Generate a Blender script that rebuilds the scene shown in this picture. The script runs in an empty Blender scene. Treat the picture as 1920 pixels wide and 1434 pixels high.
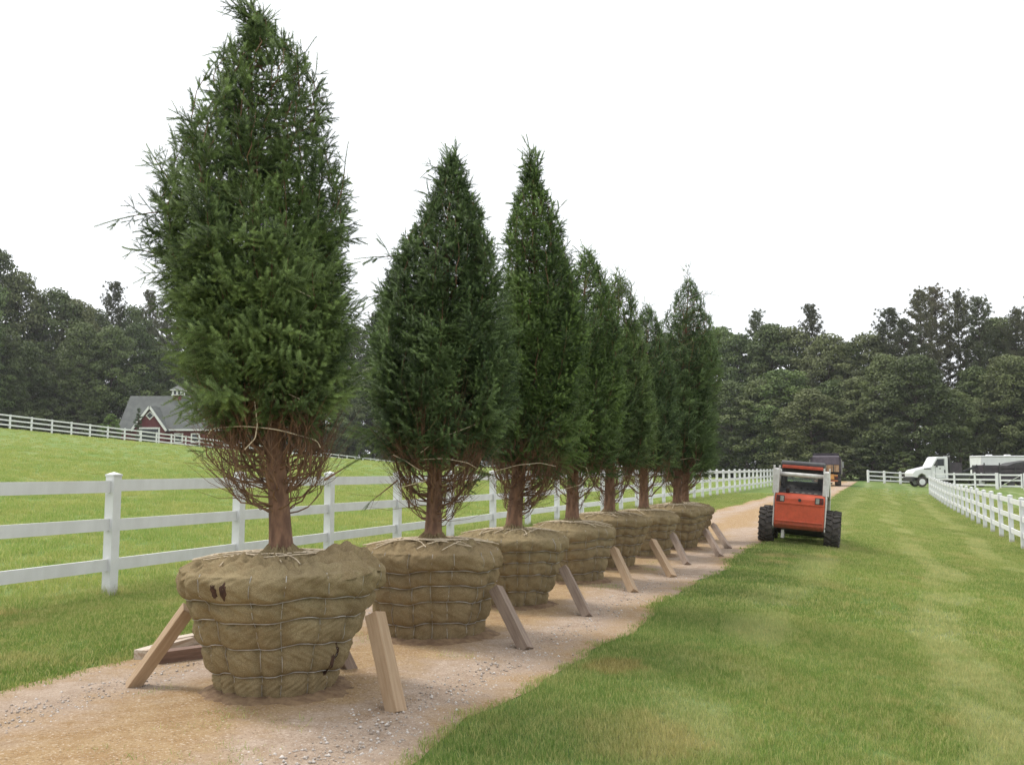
import bpy, math, random
import numpy as np
from mathutils import Vector, Matrix

# ------------------------------------------------------------------ camera, sky, sun, exposure
S = bpy.context.scene
COL = S.collection
R = math.radians
F_PX, CX, CY, HORIZON, EYE = 1760.0, 960.0, 717.0, 878.0, 1.53     # focal length / centre in photo pixels
PITCH = math.atan((HORIZON - CY) / F_PX)
cam_d = bpy.data.cameras.new('camera'); cam = bpy.data.objects.new('camera', cam_d); COL.objects.link(cam)
cam_d.sensor_width = 36.0; cam_d.lens = 36.0 * F_PX / 1920.0
cam_d.clip_start = 0.1; cam_d.clip_end = 6000
cam.location = (0, 0, EYE); cam.rotation_euler = (math.pi / 2 + PITCH, 0, 0)
S.camera = cam

SUN_EL, SUN_AZ = R(58), R(-60)          # azimuth measured from +Y towards +X : light comes from the left, a little ahead
W = bpy.data.worlds.new('World'); S.world = W; W.use_nodes = True
wn, wl = W.node_tree.nodes, W.node_tree.links
wn.clear()
sky = wn.new('ShaderNodeTexSky'); sky.sky_type = 'NISHITA'; sky.sun_disc = False
sky.sun_elevation = SUN_EL; sky.sun_rotation = SUN_AZ
sky.air_density = 1.0; sky.dust_density = 4.0; sky.ozone_density = 1.0
ovc = wn.new('ShaderNodeMixRGB'); ovc.inputs[0].default_value = 0.90       # thick even overcast over the clear sky
ovc.inputs[2].default_value = (9.4, 9.6, 9.9, 1)
bg = wn.new('ShaderNodeBackground'); bg.inputs[1].default_value = 0.084
wo = wn.new('ShaderNodeOutputWorld')
wl.new(sky.outputs[0], ovc.inputs[1]); wl.new(ovc.outputs[0], bg.inputs[0]); wl.new(bg.outputs[0], wo.inputs[0])
sun_d = bpy.data.lights.new('sun', 'SUN'); sun_d.energy = 1.5; sun_d.angle = R(14); sun_d.color = (1.0, 0.96, 0.9)
sun = bpy.data.objects.new('sun', sun_d); COL.objects.link(sun)
sdir = Vector((math.sin(SUN_AZ) * math.cos(SUN_EL), math.cos(SUN_AZ) * math.cos(SUN_EL), math.sin(SUN_EL)))
sun.rotation_euler = sdir.to_track_quat('Z', 'Y').to_euler(); sun.location = (-20, 10, 40)
S.view_settings.view_transform = 'Standard'; S.view_settings.look = 'None'
S.view_settings.exposure = 0.85; S.view_settings.gamma = 1.0
S.render.engine = 'CYCLES'
S.cycles.use_denoising = True; S.cycles.denoiser = 'OPENIMAGEDENOISE'; S.cycles.denoising_prefilter = 'NONE'; S.cycles.denoising_input_passes = 'RGB_ALBEDO_NORMAL'
S.cycles.max_bounces = 4; S.cycles.diffuse_bounces = 1; S.cycles.glossy_bounces = 2
S.cycles.transmission_bounces = 4; S.cycles.transparent_max_bounces = 8
S.cycles.sample_clamp_indirect = 6.0

# ------------------------------------------------------------------ helpers: pixels, terrain
def ray(px, py):
    x = (px - CX) / F_PX; y = (CY - py) / F_PX
    return (x, math.cos(PITCH) - y * math.sin(PITCH), math.sin(PITCH) + y * math.cos(PITCH))
def on_ground(px, py, z=0.0):
    d = ray(px, py); t = (z - EYE) / d[2]; return d[0] * t, d[1] * t
def at_depth(px, py, Y):
    d = ray(px, py); t = Y / d[1]; return d[0] * t, EYE + d[2] * t
LEAN = math.atan(0.388)                  # direction of the path and the two fences
SA, CA = math.sin(LEAN), math.cos(LEAN)
def uv(X, Y): return X * SA + Y * CA, X * CA - Y * SA
def xy(u, v): return u * SA + v * CA, u * CA - v * SA
def smooth(t): t = np.clip(t, 0, 1); return t * t * (3 - 2 * t)
def terr_uv(u, v):
    u = np.asarray(u, float); v = np.asarray(v, float)
    amp = np.clip(5.0 - 0.05 * (u - 68), 1.3, 6.6)
    s = np.clip((-v - 9.6) / 66.0, 0, 1.7)
    left = amp * s ** 1.12
    right = -0.65 * smooth((v + 2.25) / 6.1)
    right = right + 0.40 * smooth((u - 55) / 45) * smooth((v + 2.25) / 6.1)
    return left + right
def terr(X, Y): u, v = uv(X, Y); return float(terr_uv(u, v))
def wob(x, seed, f=1.0):
    x = np.asarray(x, float); s = seed * 1.7
    return (np.sin(x * 1.3 * f + s) * .5 + np.sin(x * 2.9 * f + s * 2.3) * .3 + np.sin(x * 6.1 * f + s * 3.1) * .2 + np.sin(x * 13.3 * f + s * .7) * .12)
PATH_R = lambda u: -2.28 + 0.13 * wob(u, 3, .8)
PATH_L = lambda u: -5.62 + 0.16 * wob(u, 8, .6)

# ------------------------------------------------------------------ helpers: meshes and objects
def np_mesh(name, verts, faces, tint=None, smooth_shade=False):
    """faces: (M,3) or (M,4) array, or list of such arrays"""
    verts = np.ascontiguousarray(verts, dtype=np.float32)
    fl = faces if isinstance(faces, list) else [faces]
    fl = [np.asarray(f, dtype=np.int32) for f in fl if len(f)]
    me = bpy.data.meshes.new(name)
    me.vertices.add(len(verts)); me.vertices.foreach_set('co', verts.ravel())
    idx = np.concatenate([f.ravel() for f in fl])
    tot = np.concatenate([np.full(len(f), f.shape[1], np.int32) for f in fl])
    start = np.concatenate([[0], np.cumsum(tot)[:-1]]).astype(np.int32)
    me.loops.add(len(idx)); me.loops.foreach_set('vertex_index', idx)
    me.polygons.add(len(tot)); me.polygons.foreach_set('loop_start', start); me.polygons.foreach_set('loop_total', tot)
    if smooth_shade: me.polygons.foreach_set('use_smooth', np.ones(len(tot), bool))
    if tint is not None:
        a = me.attributes.new('tint', 'FLOAT', 'POINT'); a.data.foreach_set('value', np.ascontiguousarray(tint, np.float32))
    me.update(calc_edges=True)
    return me
def obj(name, me, m=None, parent=None, loc=(0, 0, 0), rot=(0, 0, 0)):
    if m is not None and not me.materials: me.materials.append(m)
    o = bpy.data.objects.new(name, me); COL.objects.link(o)
    o.location = loc; o.rotation_euler = rot; o.parent = parent
    return o
def thing(name, label, cat, loc=(0, 0, 0), rz=0.0, group=None, rot=None):
    o = bpy.data.objects.new(name, None); COL.objects.link(o); o.empty_display_size = .2
    o.location = loc; o.rotation_euler = rot if rot else (0, 0, rz)
    return tag(o, label, cat, group)
def tag(o, label, cat, group=None):
    o['label'] = label; o['category'] = cat
    if group: o['group'] = group
    return o
def struct(o): o['kind'] = 'structure'; return o
def stuff(o): o['kind'] = 'stuff'; return o

class MB:
    """collects boxes, tubes and prisms into one mesh"""
    def __init__(s): s.v = []; s.f = []
    def add(s, vs, fs):
        n = len(s.v); s.v += [tuple(map(float, p)) for p in vs]; s.f += [tuple(i + n for i in f) for f in fs]; return s
    def box(s, x0, x1, y0, y1, z0, z1):
        return s.add([(x0, y0, z0), (x1, y0, z0), (x1, y1, z0), (x0, y1, z0), (x0, y0, z1), (x1, y0, z1), (x1, y1, z1), (x0, y1, z1)],
                     [(0, 3, 2, 1), (4, 5, 6, 7), (0, 1, 5, 4), (1, 2, 6, 5), (2, 3, 7, 6), (3, 0, 4, 7)])
    def bar(s, p, q, w, h, up=(0, 0, 1)):
        p, q = Vector(p), Vector(q); d = (q - p).normalized(); a = d.cross(Vector(up))
        if a.length < 1e-4: a = d.cross(Vector((1, 0, 0)))
        a.normalize(); b = a.cross(d); a *= w / 2; b *= h / 2
        return s.add([p - a - b, p + a - b, p + a + b, p - a + b, q - a - b, q + a - b, q + a + b, q - a + b],
                     [(0, 1, 2, 3), (7, 6, 5, 4), (0, 4, 5, 1), (1, 5, 6, 2), (2, 6, 7, 3), (3, 7, 4, 0)])
    def tube(s, pts, rad, n=6, cap=True):
        vs, fs = tube_arrays(pts, rad, n)
        fs = [tuple(f) for f in fs]
        if cap: m = len(pts); fs += [tuple(range(n - 1, -1, -1)), tuple(range((m - 1) * n, m * n))]
        return s.add(vs, fs)
    def prism(s, poly, axis, a, b):
        """poly: 2-D outline, extruded along axis ('x','y','z') from a to b"""
        n = len(poly)
        def P(p, t): return {'x': (t, p[0], p[1]), 'y': (p[0], t, p[1]), 'z': (p[0], p[1], t)}[axis]
        vs = [P(p, a) for p in poly] + [P(p, b) for p in poly]
        return s.add(vs, [tuple(range(n)), tuple(range(2 * n - 1, n - 1, -1))] + [(i, i + n, (i + 1) % n + n, (i + 1) % n) for i in range(n)])
    def lathe(s, prof, n, axis='x', c=(0, 0, 0)):
        """prof: (along axis, radius)"""
        vs = []
        for (t, r) in prof:
            for k in range(n):
                an = 2 * math.pi * k / n; p, q = r * math.cos(an), r * math.sin(an)
                vs.append({'x': (c[0] + t, c[1] + p, c[2] + q), 'z': (c[0] + p, c[1] + q, c[2] + t), 'y': (c[0] + p, c[1] + t, c[2] + q)}[axis])
        m = len(prof); fs = [(i * n + k, i * n + (k + 1) % n, (i + 1) * n + (k + 1) % n, (i + 1) * n + k) for i in range(m - 1) for k in range(n)]
        fs += [tuple(range(n)), tuple(range((m - 1) * n, m * n))]
        return s.add(vs, fs)
    def mesh(s, name, sm=False):
        me = bpy.data.meshes.new(name); me.from_pydata(s.v, [], s.f)
        if sm: me.polygons.foreach_set('use_smooth', np.ones(len(me.polygons), bool))
        import bmesh
        bm = bmesh.new(); bm.from_mesh(me); bmesh.ops.recalc_face_normals(bm, faces=bm.faces); bm.to_mesh(me); bm.free()
        me.update(); return me
    def build(s, name, m, parent=None, sm=False, bevel=0.0, **k):
        o = obj(name, s.mesh(name, sm), m, parent, **k)
        if bevel:
            b = o.modifiers.new('bevel', 'BEVEL'); b.width = bevel; b.segments = 2; b.limit_method = 'ANGLE'; b.angle_limit = R(40)
        return o
def tube_arrays(pts, rad, n):
    pts = np.asarray(pts, float); m = len(pts)
    rad = np.full(m, rad) if np.isscalar(rad) else np.asarray(rad, float)
    T = np.gradient(pts, axis=0); T /= np.linalg.norm(T, axis=1, keepdims=True) + 1e-9
    ref = np.array([0, 0, 1.0]) if abs(T[:, 2]).mean() < .8 else np.array([1.0, 0, 0])
    A = np.cross(T, ref); A /= np.linalg.norm(A, axis=1, keepdims=True) + 1e-9
    B = np.cross(A, T)
    an = np.arange(n) * 2 * math.pi / n
    vs = pts[:, None] + (A[:, None] * np.cos(an)[None, :, None] + B[:, None] * np.sin(an)[None, :, None]) * rad[:, None, None]
    i = np.arange(m - 1)[:, None] * n; k = np.arange(n)[None]
    f = np.stack([i + k, i + (k + 1) % n, i + n + (k + 1) % n, i + n + k], -1).reshape(-1, 4)
    return vs.reshape(-1, 3), f
class Bag:
    """collects numpy vertex / face arrays"""
    def __init__(s): s.v = []; s.f3 = []; s.f4 = []; s.t = []; s.n = 0
    def add(s, v, f, tint=0.0):
        v = np.asarray(v).reshape(-1, 3); f = np.asarray(f) + s.n
        (s.f3 if f.shape[1] == 3 else s.f4).append(f); s.v.append(v); s.n += len(v)
        s.t.append(np.broadcast_to(np.asarray(tint, np.float32), (len(v),)))
    def mesh(s, name, sm=False):
        fl = [np.concatenate(x) for x in (s.f3, s.f4) if x]
        return np_mesh(name, np.concatenate(s.v), fl, np.concatenate(s.t), sm)

NVAR = 4
def scatter_group():
    ng = bpy.data.node_groups.new('scatter', 'GeometryNodeTree')
    ng.interface.new_socket('Geometry', in_out='INPUT', socket_type='NodeSocketGeometry'); ng.interface.new_socket('Geometry', in_out='OUTPUT', socket_type='NodeSocketGeometry')
    n, l = ng.nodes, ng.links
    gi, go = n.new('NodeGroupInput'), n.new('NodeGroupOutput'); jn = n.new('GeometryNodeJoinGeometry')
    def named(nm, tp): a = n.new('GeometryNodeInputNamedAttribute'); a.data_type = tp; a.inputs['Name'].default_value = nm; return a.outputs['Attribute']
    pid, rot, scl = named('pid', 'INT'), named('rot', 'FLOAT_VECTOR'), named('scl', 'FLOAT')
    def pick(val):
        c = n.new('FunctionNodeCompare'); c.data_type = 'INT'; c.operation = 'EQUAL'
        ins = [i for i in c.inputs if i.type == 'INT']; l.new(pid, ins[0]); ins[1].default_value = val
        sp = n.new('GeometryNodeSeparateGeometry'); sp.domain = 'POINT'; l.new(gi.outputs[0], sp.inputs[0]); l.new(c.outputs[0], sp.inputs[1]); return sp.outputs[0]
    for v in range(NVAR):
        ip = n.new('GeometryNodeInstanceOnPoints')
        l.new(pick(-1 - v), ip.inputs['Points']); l.new(pick(v), ip.inputs['Instance']); l.new(rot, ip.inputs['Rotation']); l.new(scl, ip.inputs['Scale'])
        l.new(ip.outputs[0], jn.inputs[0])
    l.new(jn.outputs[0], go.inputs[0])
    return ng
SCATTER = scatter_group()
def euler_of(S_, N_, D_):
    """euler angles of frames whose columns are S, N, D"""
    return np.stack([np.arctan2(N_[:, 2], D_[:, 2]), -np.arcsin(np.clip(S_[:, 2], -1, 1)), np.arctan2(S_[:, 1], S_[:, 0])], -1)
def scatter(name, protos, P, rot, scl, itint, m, parent=None, var=None):
    """one object: a few small source shapes spread over many points"""
    n = len(P); var = np.arange(n) % NVAR if var is None else var
    V, F3, F4, T, I = [], [], [], [], []; k = 0
    for v, b in enumerate(protos):
        vv = np.concatenate(b.v); V.append(vv); T.append(np.concatenate(b.t)); I.append(np.full(len(vv), v))
        if b.f3: F3.append(np.concatenate(b.f3) + k)
        if b.f4: F4.append(np.concatenate(b.f4) + k)
        k += len(vv)
    V.append(P); T.append(np.zeros(n)); I.append(-1 - var)
    fl = [np.concatenate(x) for x in (F3, F4) if x]
    me = np_mesh(name, np.concatenate(V), fl, np.concatenate(T))
    for nm, tp, key, dat in (('pid', 'INT', 'value', np.concatenate(I).astype(np.int32)), ('rot', 'FLOAT_VECTOR', 'vector', np.concatenate([np.zeros((k, 3)), rot]).astype(np.float32).ravel()),
                             ('scl', 'FLOAT', 'value', np.concatenate([np.ones(k), scl]).astype(np.float32)), ('itint', 'FLOAT', 'value', np.concatenate([np.zeros(k), itint]).astype(np.float32))):
        a = me.attributes.new(nm, tp, 'POINT'); a.data.foreach_set(key, np.ascontiguousarray(dat))
    o = obj(name, me, m, parent); md = o.modifiers.new('scatter', 'NODES'); md.node_group = SCATTER
    return stuff(o)

# ------------------------------------------------------------------ materials
def new_mat(name):
    m = bpy.data.materials.new(name); m.use_nodes = True
    nt = m.node_tree; b = nt.nodes['Principled BSDF']
    return m, nt, b
class NG:
    """small node-graph helper"""
    def __init__(s, nt): s.nt = nt; s.n = nt.nodes; s.l = nt.links
    def put(s, sock, v):
        if hasattr(v, 'links') or isinstance(v, bpy.types.NodeSocket): s.l.new(v, sock)
        else:
            if isinstance(v, tuple) and len(v) == 3 and sock.type == 'RGBA': v = v + (1,)
            sock.default_value = v
    def math(s, op, a, b=0.0, c=0.0, clamp=False):
        n = s.n.new('ShaderNodeMath'); n.operation = op; n.use_clamp = clamp
        s.put(n.inputs[0], a); s.put(n.inputs[1], b); s.put(n.inputs[2], c); return n.outputs[0]
    def mix(s, f, a, b, mode='MIX'):
        n = s.n.new('ShaderNodeMixRGB'); n.blend_type = mode
        s.put(n.inputs[0], f); s.put(n.inputs[1], a); s.put(n.inputs[2], b); return n.outputs[0]
    def noise(s, vec, scale, detail=4, rough=.55, dist=0.0):
        n = s.n.new('ShaderNodeTexNoise'); s.put(n.inputs['Scale'], scale); n.inputs['Detail'].default_value = detail
        n.inputs['Roughness'].default_value = rough; n.inputs['Distortion'].default_value = dist
        if vec is not None: s.l.new(vec, n.inputs['Vector'])
        return n.outputs[0]
    def voronoi(s, vec, scale, feature='F1', out=0):
        n = s.n.new('ShaderNodeTexVoronoi'); n.feature = feature; n.inputs['Scale'].default_value = scale
        if vec is not None: s.l.new(vec, n.inputs['Vector'])
        return n.outputs[out]
    def ramp(s, f, lo, hi, a=0.0, b=1.0):
        n = s.n.new('ShaderNodeMapRange'); n.interpolation_type = 'SMOOTHSTEP'
        s.put(n.inputs[0], f); s.put(n.inputs[1], lo); s.put(n.inputs[2], hi); s.put(n.inputs[3], a); s.put(n.inputs[4], b); return n.outputs[0]
    def pos(s): return s.n.new('ShaderNodeNewGeometry').outputs['Position']
    def objco(s): return s.n.new('ShaderNodeTexCoord').outputs['Object']
    def dot(s, vec, d):
        n = s.n.new('ShaderNodeVectorMath'); n.operation = 'DOT_PRODUCT'; s.l.new(vec, n.inputs[0]); n.inputs[1].default_value = d; return n.outputs['Value']
    def scale3(s, vec, d):
        n = s.n.new('ShaderNodeVectorMath'); n.operation = 'MULTIPLY'; s.l.new(vec, n.inputs[0]); n.inputs[1].default_value = d; return n.outputs[0]
    def attr(s, name): n = s.n.new('ShaderNodeAttribute'); n.attribute_name = name; return n.outputs['Fac']
    def iattr(s, name): n = s.n.new('ShaderNodeAttribute'); n.attribute_name = name; n.attribute_type = 'INSTANCER'; return n.outputs['Fac']
    def rnd(s): return s.n.new('ShaderNodeObjectInfo').outputs['Random']
    def bump(s, h, strength=.3, dist=.01):
        n = s.n.new('ShaderNodeBump'); n.inputs['Strength'].default_value = strength; n.inputs['Distance'].default_value = dist
        s.l.new(h, n.inputs['Height']); return n.outputs[0]
def paint(name, c1, c2=None, scale=8.0, rough=.5, metal=0.0, bump=0.0, bscale=60, vary=0.0, stretch=None, lo=.35, hi=.65):
    m, nt, b = new_mat(name); g = NG(nt)
    c2 = c2 or tuple(x * .8 for x in c1)
    co = g.objco()
    if stretch: co = g.scale3(co, stretch)
    col = g.mix(g.ramp(g.noise(co, scale, 5, .6), lo, hi), c1, c2)
    if vary: col = g.mix(g.math('MULTIPLY', g.rnd(), vary), col, tuple(x * .45 for x in c1))
    g.put(b.inputs['Base Color'], col)
    b.inputs['Roughness'].default_value = rough; b.inputs['Metallic'].default_value = metal
    if bump: g.put(b.inputs['Normal'], g.bump(g.noise(co, bscale, 4, .6), bump, .01))
    return m

def grass_colour(g):
    """colour of the turf at a world position, shared by the ground sheet and the blades"""
    p = g.pos()
    v = g.dot(p, (CA, -SA, 0)); u = g.dot(p, (SA, CA, 0))
    big = g.noise(p, .22, 3, .5, .4); mid = g.noise(p, 1.1, 4, .6, .3); fine = g.noise(p, 26, 3, .6)
    col = g.mix(g.ramp(big, .35, .65), (.108, .188, .040), (.155, .236, .060))
    col = g.mix(g.math('MULTIPLY', g.ramp(mid, .48, .70), .6), col, (.262, .262, .115))
    mot = g.noise(p, 5.5, 5, .7, .4)
    col = g.mix(g.math('MULTIPLY', g.ramp(mot, .50, .66), .50), col, (.275, .265, .110))
    col = g.mix(g.math('MULTIPLY', g.ramp(mot, .46, .34), .40), col, (.075, .140, .030))
    # lighter bands left by the mower and tyres, running with the lawn and turning towards the far fence
    lane = g.math('ADD', v, g.math('MULTIPLY', g.noise(p, .10, 2), 3.2))
    bandn = g.math('SINE', g.math('MULTIPLY', lane, 3.3))
    band = g.math('MULTIPLY', g.ramp(g.math('ADD', bandn, g.math('MULTIPLY', g.math('SUBTRACT', mot, .5), 1.2)), .25, .85), g.ramp(g.noise(p, .45, 4, .6), .40, .55))
    onlawn = g.ramp(v, -2.6, -1.2)
    col = g.mix(g.math('MULTIPLY', g.math('MULTIPLY', band, onlawn), .65), col, (.300, .335, .165))
    # dry straw-coloured scars
    dry = g.ramp(g.noise(p, .85, 5, .65, .6), .60, .70)
    col = g.mix(g.math('MULTIPLY', dry, .55), col, (.350, .275, .135))
    def blot(u0, v0, ru, rv, amt, c):
        nonlocal_col = g.math('SQRT', g.math('ADD', g.math('POWER', g.math('DIVIDE', g.math('SUBTRACT', u, u0), ru), 2.0), g.math('POWER', g.math('DIVIDE', g.math('SUBTRACT', v, v0), rv), 2.0)))
        f = g.ramp(g.math('ADD', nonlocal_col, g.math('MULTIPLY', g.math('SUBTRACT', g.noise(p, 3.5, 5, .7), .5), 1.6)), 1.05, .55)
        return g.mix(g.math('MULTIPLY', f, amt), col, c)
    col = blot(17.3, -1.75, .30, .40, .9, (.40, .31, .17))
    col = blot(16.2, -1.65, .30, .35, .9, (.42, .33, .18))
    col = blot(7.25, -1.95, .35, .30, .75, (.36, .20, .11))
    col = blot(5.6, -1.35, .55, .45, .6, (.38, .31, .16))
    # darker, lusher strip along the path edge
    lush = g.math('MULTIPLY', g.ramp(v, -2.5, -2.2), g.ramp(v, -.8, -1.7))
    col = g.mix(g.math('MULTIPLY', lush, .5), col, (.070, .150, .035))
    # rough pasture beyond the fence is more yellow
    past = g.ramp(v, -8.8, -10.0)
    pcol = g.mix(g.ramp(g.noise(p, .5, 5, .65, .5), .35, .68), (.165, .255, .062), (.235, .285, .088))
    pcol = g.mix(g.math('MULTIPLY', g.ramp(g.noise(p, 2.4, 4, .6), .55, .72), .5), pcol, (.130, .225, .070))
    col = g.mix(past, col, pcol)
    col = g.mix(g.math('MULTIPLY', g.ramp(fine, .38, .70), .28), col, (.060, .095, .026))
    return col
def make_grass_mats():
    m, nt, b = new_mat('turf'); g = NG(nt)
    g.put(b.inputs['Base Color'], g.mix(.12, grass_colour(g), (.12, .10, .05)))
    b.inputs['Roughness'].default_value = .9; b.inputs['Specular IOR Level'].default_value = .1
    g.put(b.inputs['Normal'], g.bump(g.noise(g.pos(), 45, 5, .7), .5, .03))
    m2, nt, b = new_mat('grass_blade'); g = NG(nt)
    col = grass_colour(g); t = g.math('ADD', g.attr('tint'), g.iattr('itint'), 0, True)
    col = g.mix(g.ramp(t, .0, 1.0, 0, .75), col, g.mix(.6, col, (.52, .46, .25)))
    col = g.mix(1.0, col, (1.70, 1.60, 1.36), 'MULTIPLY')
    g.put(b.inputs['Base Color'], col); b.inputs['Roughness'].default_value = .6; b.inputs['Specular IOR Level'].default_value = .25
    tr = g.n.new('ShaderNodeBsdfTranslucent'); g.put(tr.inputs[0], col)
    mx = g.n.new('ShaderNodeMixShader'); mx.inputs[0].default_value = .35
    g.l.new(b.outputs[0], mx.inputs[1]); g.l.new(tr.outputs[0], mx.inputs[2])
    g.l.new(mx.outputs[0], nt.nodes['Material Output'].inputs[0])
    return m, m2
TURF, BLADE = make_grass_mats()

def make_path_mat():
    m, nt, b = new_mat('path_dirt'); g = NG(nt)
    p = g.pos(); v = g.dot(p, (CA, -SA, 0))
    n1 = g.noise(p, .55, 5, .6, .5); n2 = g.noise(p, 5, 5, .65); n3 = g.noise(p, 60, 4, .7); n4 = g.noise(p, 190, 2, .6)
    grit = g.mix(g.ramp(n2, .35, .65), (.33, .245, .180), (.42, .325, .250))
    sand = g.mix(g.ramp(n2, .35, .65), (.37, .255, .135), (.30, .190, .090))
    vw = g.math('ADD', v, g.math('ADD', g.math('MULTIPLY', g.math('SUBTRACT', n1, .5), 2.2), g.math('MULTIPLY', g.math('SUBTRACT', n2, .5), .9)))
    # two wheel tracks of pale gravel, sandy straw elsewhere
    tr = g.math('MAXIMUM', g.ramp(g.math('ABSOLUTE', g.math('ADD', vw, 2.83)), .75, .05), g.ramp(g.math('ABSOLUTE', g.math('ADD', vw, 4.95)), .75, .05))
    col = g.mix(tr, sand, grit)
    brown = g.ramp(g.noise(p, 1.6, 6, .7, .8), .58, .70)
    col = g.mix(g.math('MULTIPLY', brown, .45), col, (.20, .115, .055))
    col = g.mix(g.ramp(n3, .56, .68), col, (.60, .50, .40))
    col = g.mix(g.ramp(n3, .43, .33), col, (.15, .10, .06))
    n5 = g.noise(p, 28, 5, .75); col = g.mix(g.math('MULTIPLY', g.ramp(n5, .55, .72), .55), col, (.19, .125, .07)); col = g.mix(g.math('MULTIPLY', g.ramp(n5, .44, .30), .5), col, (.52, .43, .33))
    col = g.mix(g.math('MULTIPLY', g.ramp(n4, .55, .75), .3), col, (.62, .55, .47))
    g.put(b.inputs['Base Color'], col); b.inputs['Roughness'].default_value = .95; b.inputs['Specular IOR Level'].default_value = .1
    g.put(b.inputs['Normal'], g.bump(g.math('ADD', n3, g.math('MULTIPLY', n2, .8)), .6, .02))
    return m
PATH = make_path_mat()

def make_needle(name, dark, light, brownish=(.10, .075, .035)):
    m, nt, b = new_mat(name); g = NG(nt)
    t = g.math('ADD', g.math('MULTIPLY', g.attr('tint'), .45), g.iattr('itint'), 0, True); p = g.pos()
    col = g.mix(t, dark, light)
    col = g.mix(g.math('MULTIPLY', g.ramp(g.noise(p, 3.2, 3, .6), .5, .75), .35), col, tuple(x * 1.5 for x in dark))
    g.put(b.inputs['Base Color'], col); b.inputs['Roughness'].default_value = .55; b.inputs['Specular IOR Level'].default_value = .3
    tr = g.n.new('ShaderNodeBsdfTranslucent'); g.put(tr.inputs[0], col)
    mx = g.n.new('ShaderNodeMixShader'); mx.inputs[0].default_value = .12
    g.l.new(b.outputs[0], mx.inputs[1]); g.l.new(tr.outputs[0], mx.inputs[2])
    g.l.new(mx.outputs[0], nt.nodes['Material Output'].inputs[0])
    return m
NEEDLE = make_needle('spruce_needle', (.028, .056, .018), (.265, .365, .115))
NEEDLE_DK = make_needle('spruce_needle_deep', (.024, .050, .019), (.215, .310, .105))
NEEDLE_YL = make_needle('spruce_needle_bright', (.026, .058, .017), (.235, .345, .090))

def make_leaf(name, c1, c2, c3):
    m, nt, b = new_mat(name); g = NG(nt)
    col = g.mix(g.attr('tint'), c1, c2)
    col = g.mix(g.math('MULTIPLY', g.rnd(), .75), col, c3)
    col = g.mix(g.ramp(g.math('FRACT', g.math('MULTIPLY', g.rnd(), 7.3)), .2, 1.0, 0, .55), col, tuple(x * .5 for x in c1))
    g.put(b.inputs['Base Color'], col); b.inputs['Roughness'].default_value = .6; b.inputs['Specular IOR Level'].default_value = .2
    tr = g.n.new('ShaderNodeBsdfTranslucent'); g.put(tr.inputs[0], col)
    mx = g.n.new('ShaderNodeMixShader'); mx.inputs[0].default_value = .15
    g.l.new(b.outputs[0], mx.inputs[1]); g.l.new(tr.outputs[0], mx.inputs[2])
    g.l.new(mx.outputs[0], nt.nodes['Material Output'].inputs[0])
    return m
LEAF = make_leaf('broad_leaf', (.062, .100, .034), (.200, .265, .085), (.165, .165, .080))
PINE = make_leaf('pine_needle', (.085, .105, .055), (.155, .180, .092), (.170, .140, .085))
BUSHLEAF = make_leaf('pale_leaf', (.16, .25, .06), (.24, .34, .09), (.19, .28, .07))
BARK = paint('bark', (.270, .150, .092), (.125, .066, .042), 14, .9, 0, .8, 40, stretch=(1, 1, .35))
BARK_DK = paint('forest_bark', (.10, .075, .055), (.05, .038, .03), 6, .9, 0, .5, 20, stretch=(1, 1, .3))
TWIG = paint('dead_twig', (.260, .145, .080), (.140, .078, .046), 9, .85)
TWINE = paint('sisal_twine', (.66, .55, .40), (.50, .40, .27), 60, .85)
VINYL = paint('white_vinyl', (.80, .80, .80), (.72, .72, .71), 3, .38, 0, .05, 30, stretch=(1, 1, .4))
def make_burlap():
    m, nt, b = new_mat('burlap'); g = NG(nt)
    co = g.objco()
    n1 = g.noise(co, 3.2, 5, .65, .4); n2 = g.noise(co, 16, 4, .6)
    w1 = g.n.new('ShaderNodeTexWave'); w1.bands_direction = 'Z'; w1.inputs['Scale'].default_value = 95; w1.inputs['Distortion'].default_value = 1.2; g.l.new(co, w1.inputs[0])
    n3 = g.noise(co, 260, 2, .6)
    col = g.mix(g.ramp(n1, .35, .65), (.325, .262, .148), (.245, .190, .104))
    col = g.mix(g.math('MULTIPLY', g.rnd(), .45), col, (.215, .135, .070))
    col = g.mix(g.math('MULTIPLY', g.ramp(n2, .55, .72), .5), col, (.155, .095, .045))
    col = g.mix(g.math('MULTIPLY', g.ramp(n3, .42, .68), .5), col, (.45, .37, .23))
    g.put(b.inputs['Base Color'], col); b.inputs['Roughness'].default_value = .95; b.inputs['Specular IOR Level'].default_value = .05
    rid = g.math('ABSOLUTE', g.math('SUBTRACT', g.noise(g.scale3(co, (1, 1, 1.6)), 5.5, 2, .5, .9), .5))
    rid2 = g.math('ABSOLUTE', g.math('SUBTRACT', g.noise(g.scale3(co, (1.6, 1.6, .8)), 21, 3, .55, .8), .5))
    h = g.math('ADD', g.math('MULTIPLY', w1.outputs['Fac'], .2), g.math('ADD', g.math('MULTIPLY', n3, .45), g.math('ADD', g.math('MULTIPLY', g.ramp(rid, 0, .2), .55), g.math('MULTIPLY', g.ramp(rid2, 0, .2), .18))))
    col = g.mix(g.math('MULTIPLY', g.ramp(rid, .03, 0), .22), col, (.140, .095, .048))
    chk = g.n.new('ShaderNodeTexVoronoi'); chk.inputs['Scale'].default_value = 150; g.l.new(co, chk.inputs['Vector']); col = g.mix(g.math('MULTIPLY', g.ramp(chk.outputs[0], .25, .6), .35), col, (.120, .085, .042))
    g.put(b.inputs['Base Color'], col)
    g.put(b.inputs['Normal'], g.bump(h, .5, .010))
    return m
BURLAP = make_burlap()
SPILL = paint('spilled_soil', (.150, .088, .048), (.250, .165, .090), 14, .95, 0, .9, 70)
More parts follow.
